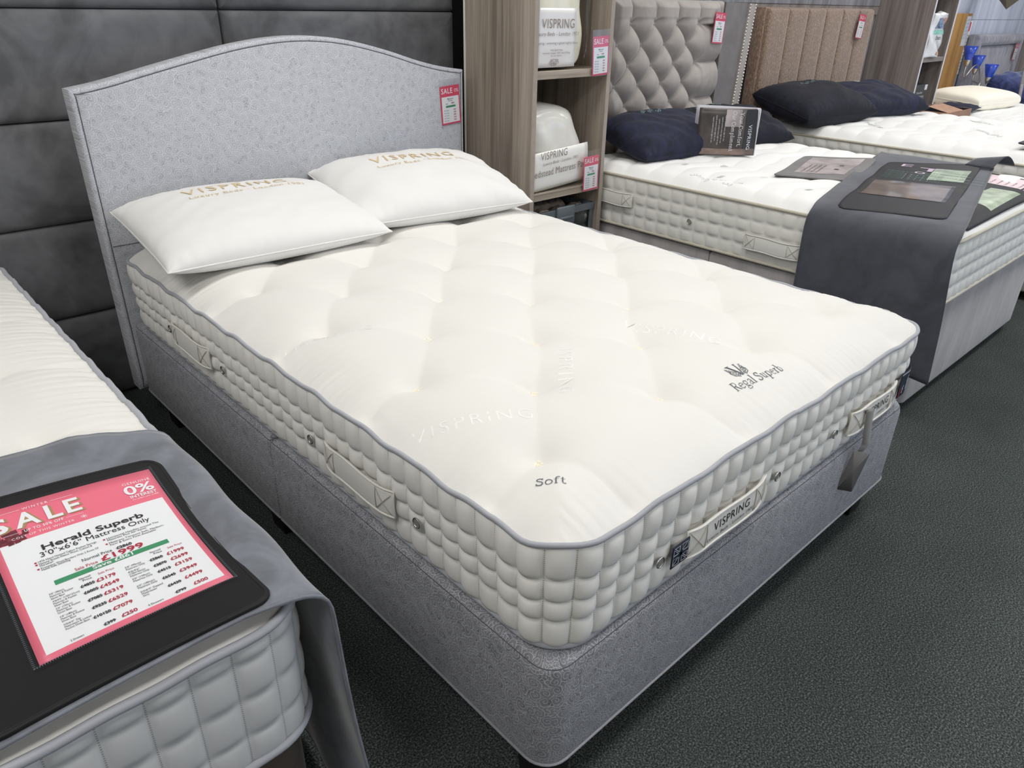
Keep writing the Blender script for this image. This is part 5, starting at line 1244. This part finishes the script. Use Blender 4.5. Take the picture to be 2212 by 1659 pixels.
pillow('pillow', 'cream pillow behind the bright navy pillow at the far right', (8.82, -.36, .745), .62, .44, .18, math.radians(-5), math.radians(14), 'foam', 44, .45, wr=.006, pw=.45)
h5 = empty('headboard', (8.62, .03, 0), 'crushed grey velvet headboard with padded frame, far right', 'headboard')
mobj('board', box(7.83, 9.22, .02, .075, .06, 1.215, .01, 2), M['grey_velvet'], h5)
mobj('padded_frame', loft_rr(7.84, 9.21, .45, 1.21, (.03,)*4, [(0, 0), (.004, .03), (.02, .05), (.05, .056), (.08, .048), (.095, .022), (.096, 0)], front3(.021), cap0=False, cap1=False, k=12), M['grey_velvet'], h5)
mobj('inner_pad', loft_rr(7.94, 9.11, .50, 1.11, (.01,)*4, [(0, 0), (.004, .02), (.03, .032), (.1, .036)], front3(.021), cap0=False, k=10, arc=3), M['grey_velvet'], h5)
# stacked leaflet stand beside the blue pillow
lf = empty('leaflet_stand', (7.72, -.55, .6), 'grey leaflet stand beside the bright navy pillow', 'leaflet')
mobj('stand_back', xf(box(-.045, .045, -.003, .003, 0, .36, 0), rotm((7.80, -.52, .60), 0, math.radians(-6))), M['tuft_border'], lf, smooth=False)
mobj('leaflet_page', xf(box(-.038, .038, -.006, -.004, .02, .22, 0), rotm((7.80, -.52, .60), 0, math.radians(-6))), M['pic_grey'], lf, smooth=False)
# floor lamp with three cobalt shades
fl_ = empty('floor_lamp', (7.80, -.14, 0), 'brushed nickel floor lamp with three cobalt blue glass shades', 'lamp')
mobj('base', lathe([(.001, 0), (.13, 0), (.13, .012), (.05, .025), (.015, .05), (.0115, .06)], 28, (7.80, -.14, 0)), M['nickel'], fl_)
mobj('pole', tube(np.array([(7.80, -.14, .04), (7.80, -.14, .80)]), .011, 10), M['nickel'], fl_)
def arm(tip, ctrl):
    P = [np.array((7.80, -.14, .78))]+[np.array(c) for c in ctrl]+[np.array(tip)]
    Q = np.array(dense3([tuple(p) for p in P], .01))
    for _ in range(30): Q[1:-1] = (Q[:-2]+Q[1:-1]+Q[2:])/3
    a = mobj('arm', tube(Q, .006, 8), M['nickel'], fl_)
    c = (tip[0], tip[1], tip[2])
    mobj('socket_cup', lathe([(.001, 0), (.012, 0), (.024, .025), (.028, .05), (.026, .055)], 18, c), M['nickel'], a)
    s_ = mobj('glass_shade', lathe([(.027, .05), (.04, .09), (.06, .165), (.058, .165), (.038, .092), (.025, .054)], 22, c), M['blue_glass'], fl_)
arm((7.36, -.12, .965), [(7.74, -.14, .88), (7.62, -.14, .98), (7.50, -.13, .95), (7.42, -.12, .86), (7.34, -.12, .88), (7.35, -.12, .94)])
arm((7.70, -.10, .88), [(7.80, -.12, .82), (7.74, -.11, .80), (7.68, -.10, .82)])
arm((7.88, -.18, .80), [(7.80, -.15, .74), (7.86, -.17, .72), (7.90, -.18, .76)])
# olive pendant sign hanging into the top right of the view
pn = empty('pendant_sign', (7.75, -.2, 1.45), 'olive pyramid pendant sign hanging in front of the pale wall boards', 'lamp')
V = [(7.75, -.2, 1.43)]+[(7.75+.24*a, -.2+.24*b, 1.66) for a, b in ((-1, 0), (0, -1), (1, 0), (0, 1))]
mobj('shade', (np.array(V), [(0, 2, 1), (0, 3, 2), (0, 4, 3), (0, 1, 4), (1, 2, 3, 4)]), M['olive'], pn, smooth=False)  # corner of the hanging sign, built as a pyramid
mobj('cord', tube(np.array([(7.75, -.2, 1.66), (7.75, -.2, CEIL)]), .004, 6), M['black'], pn)
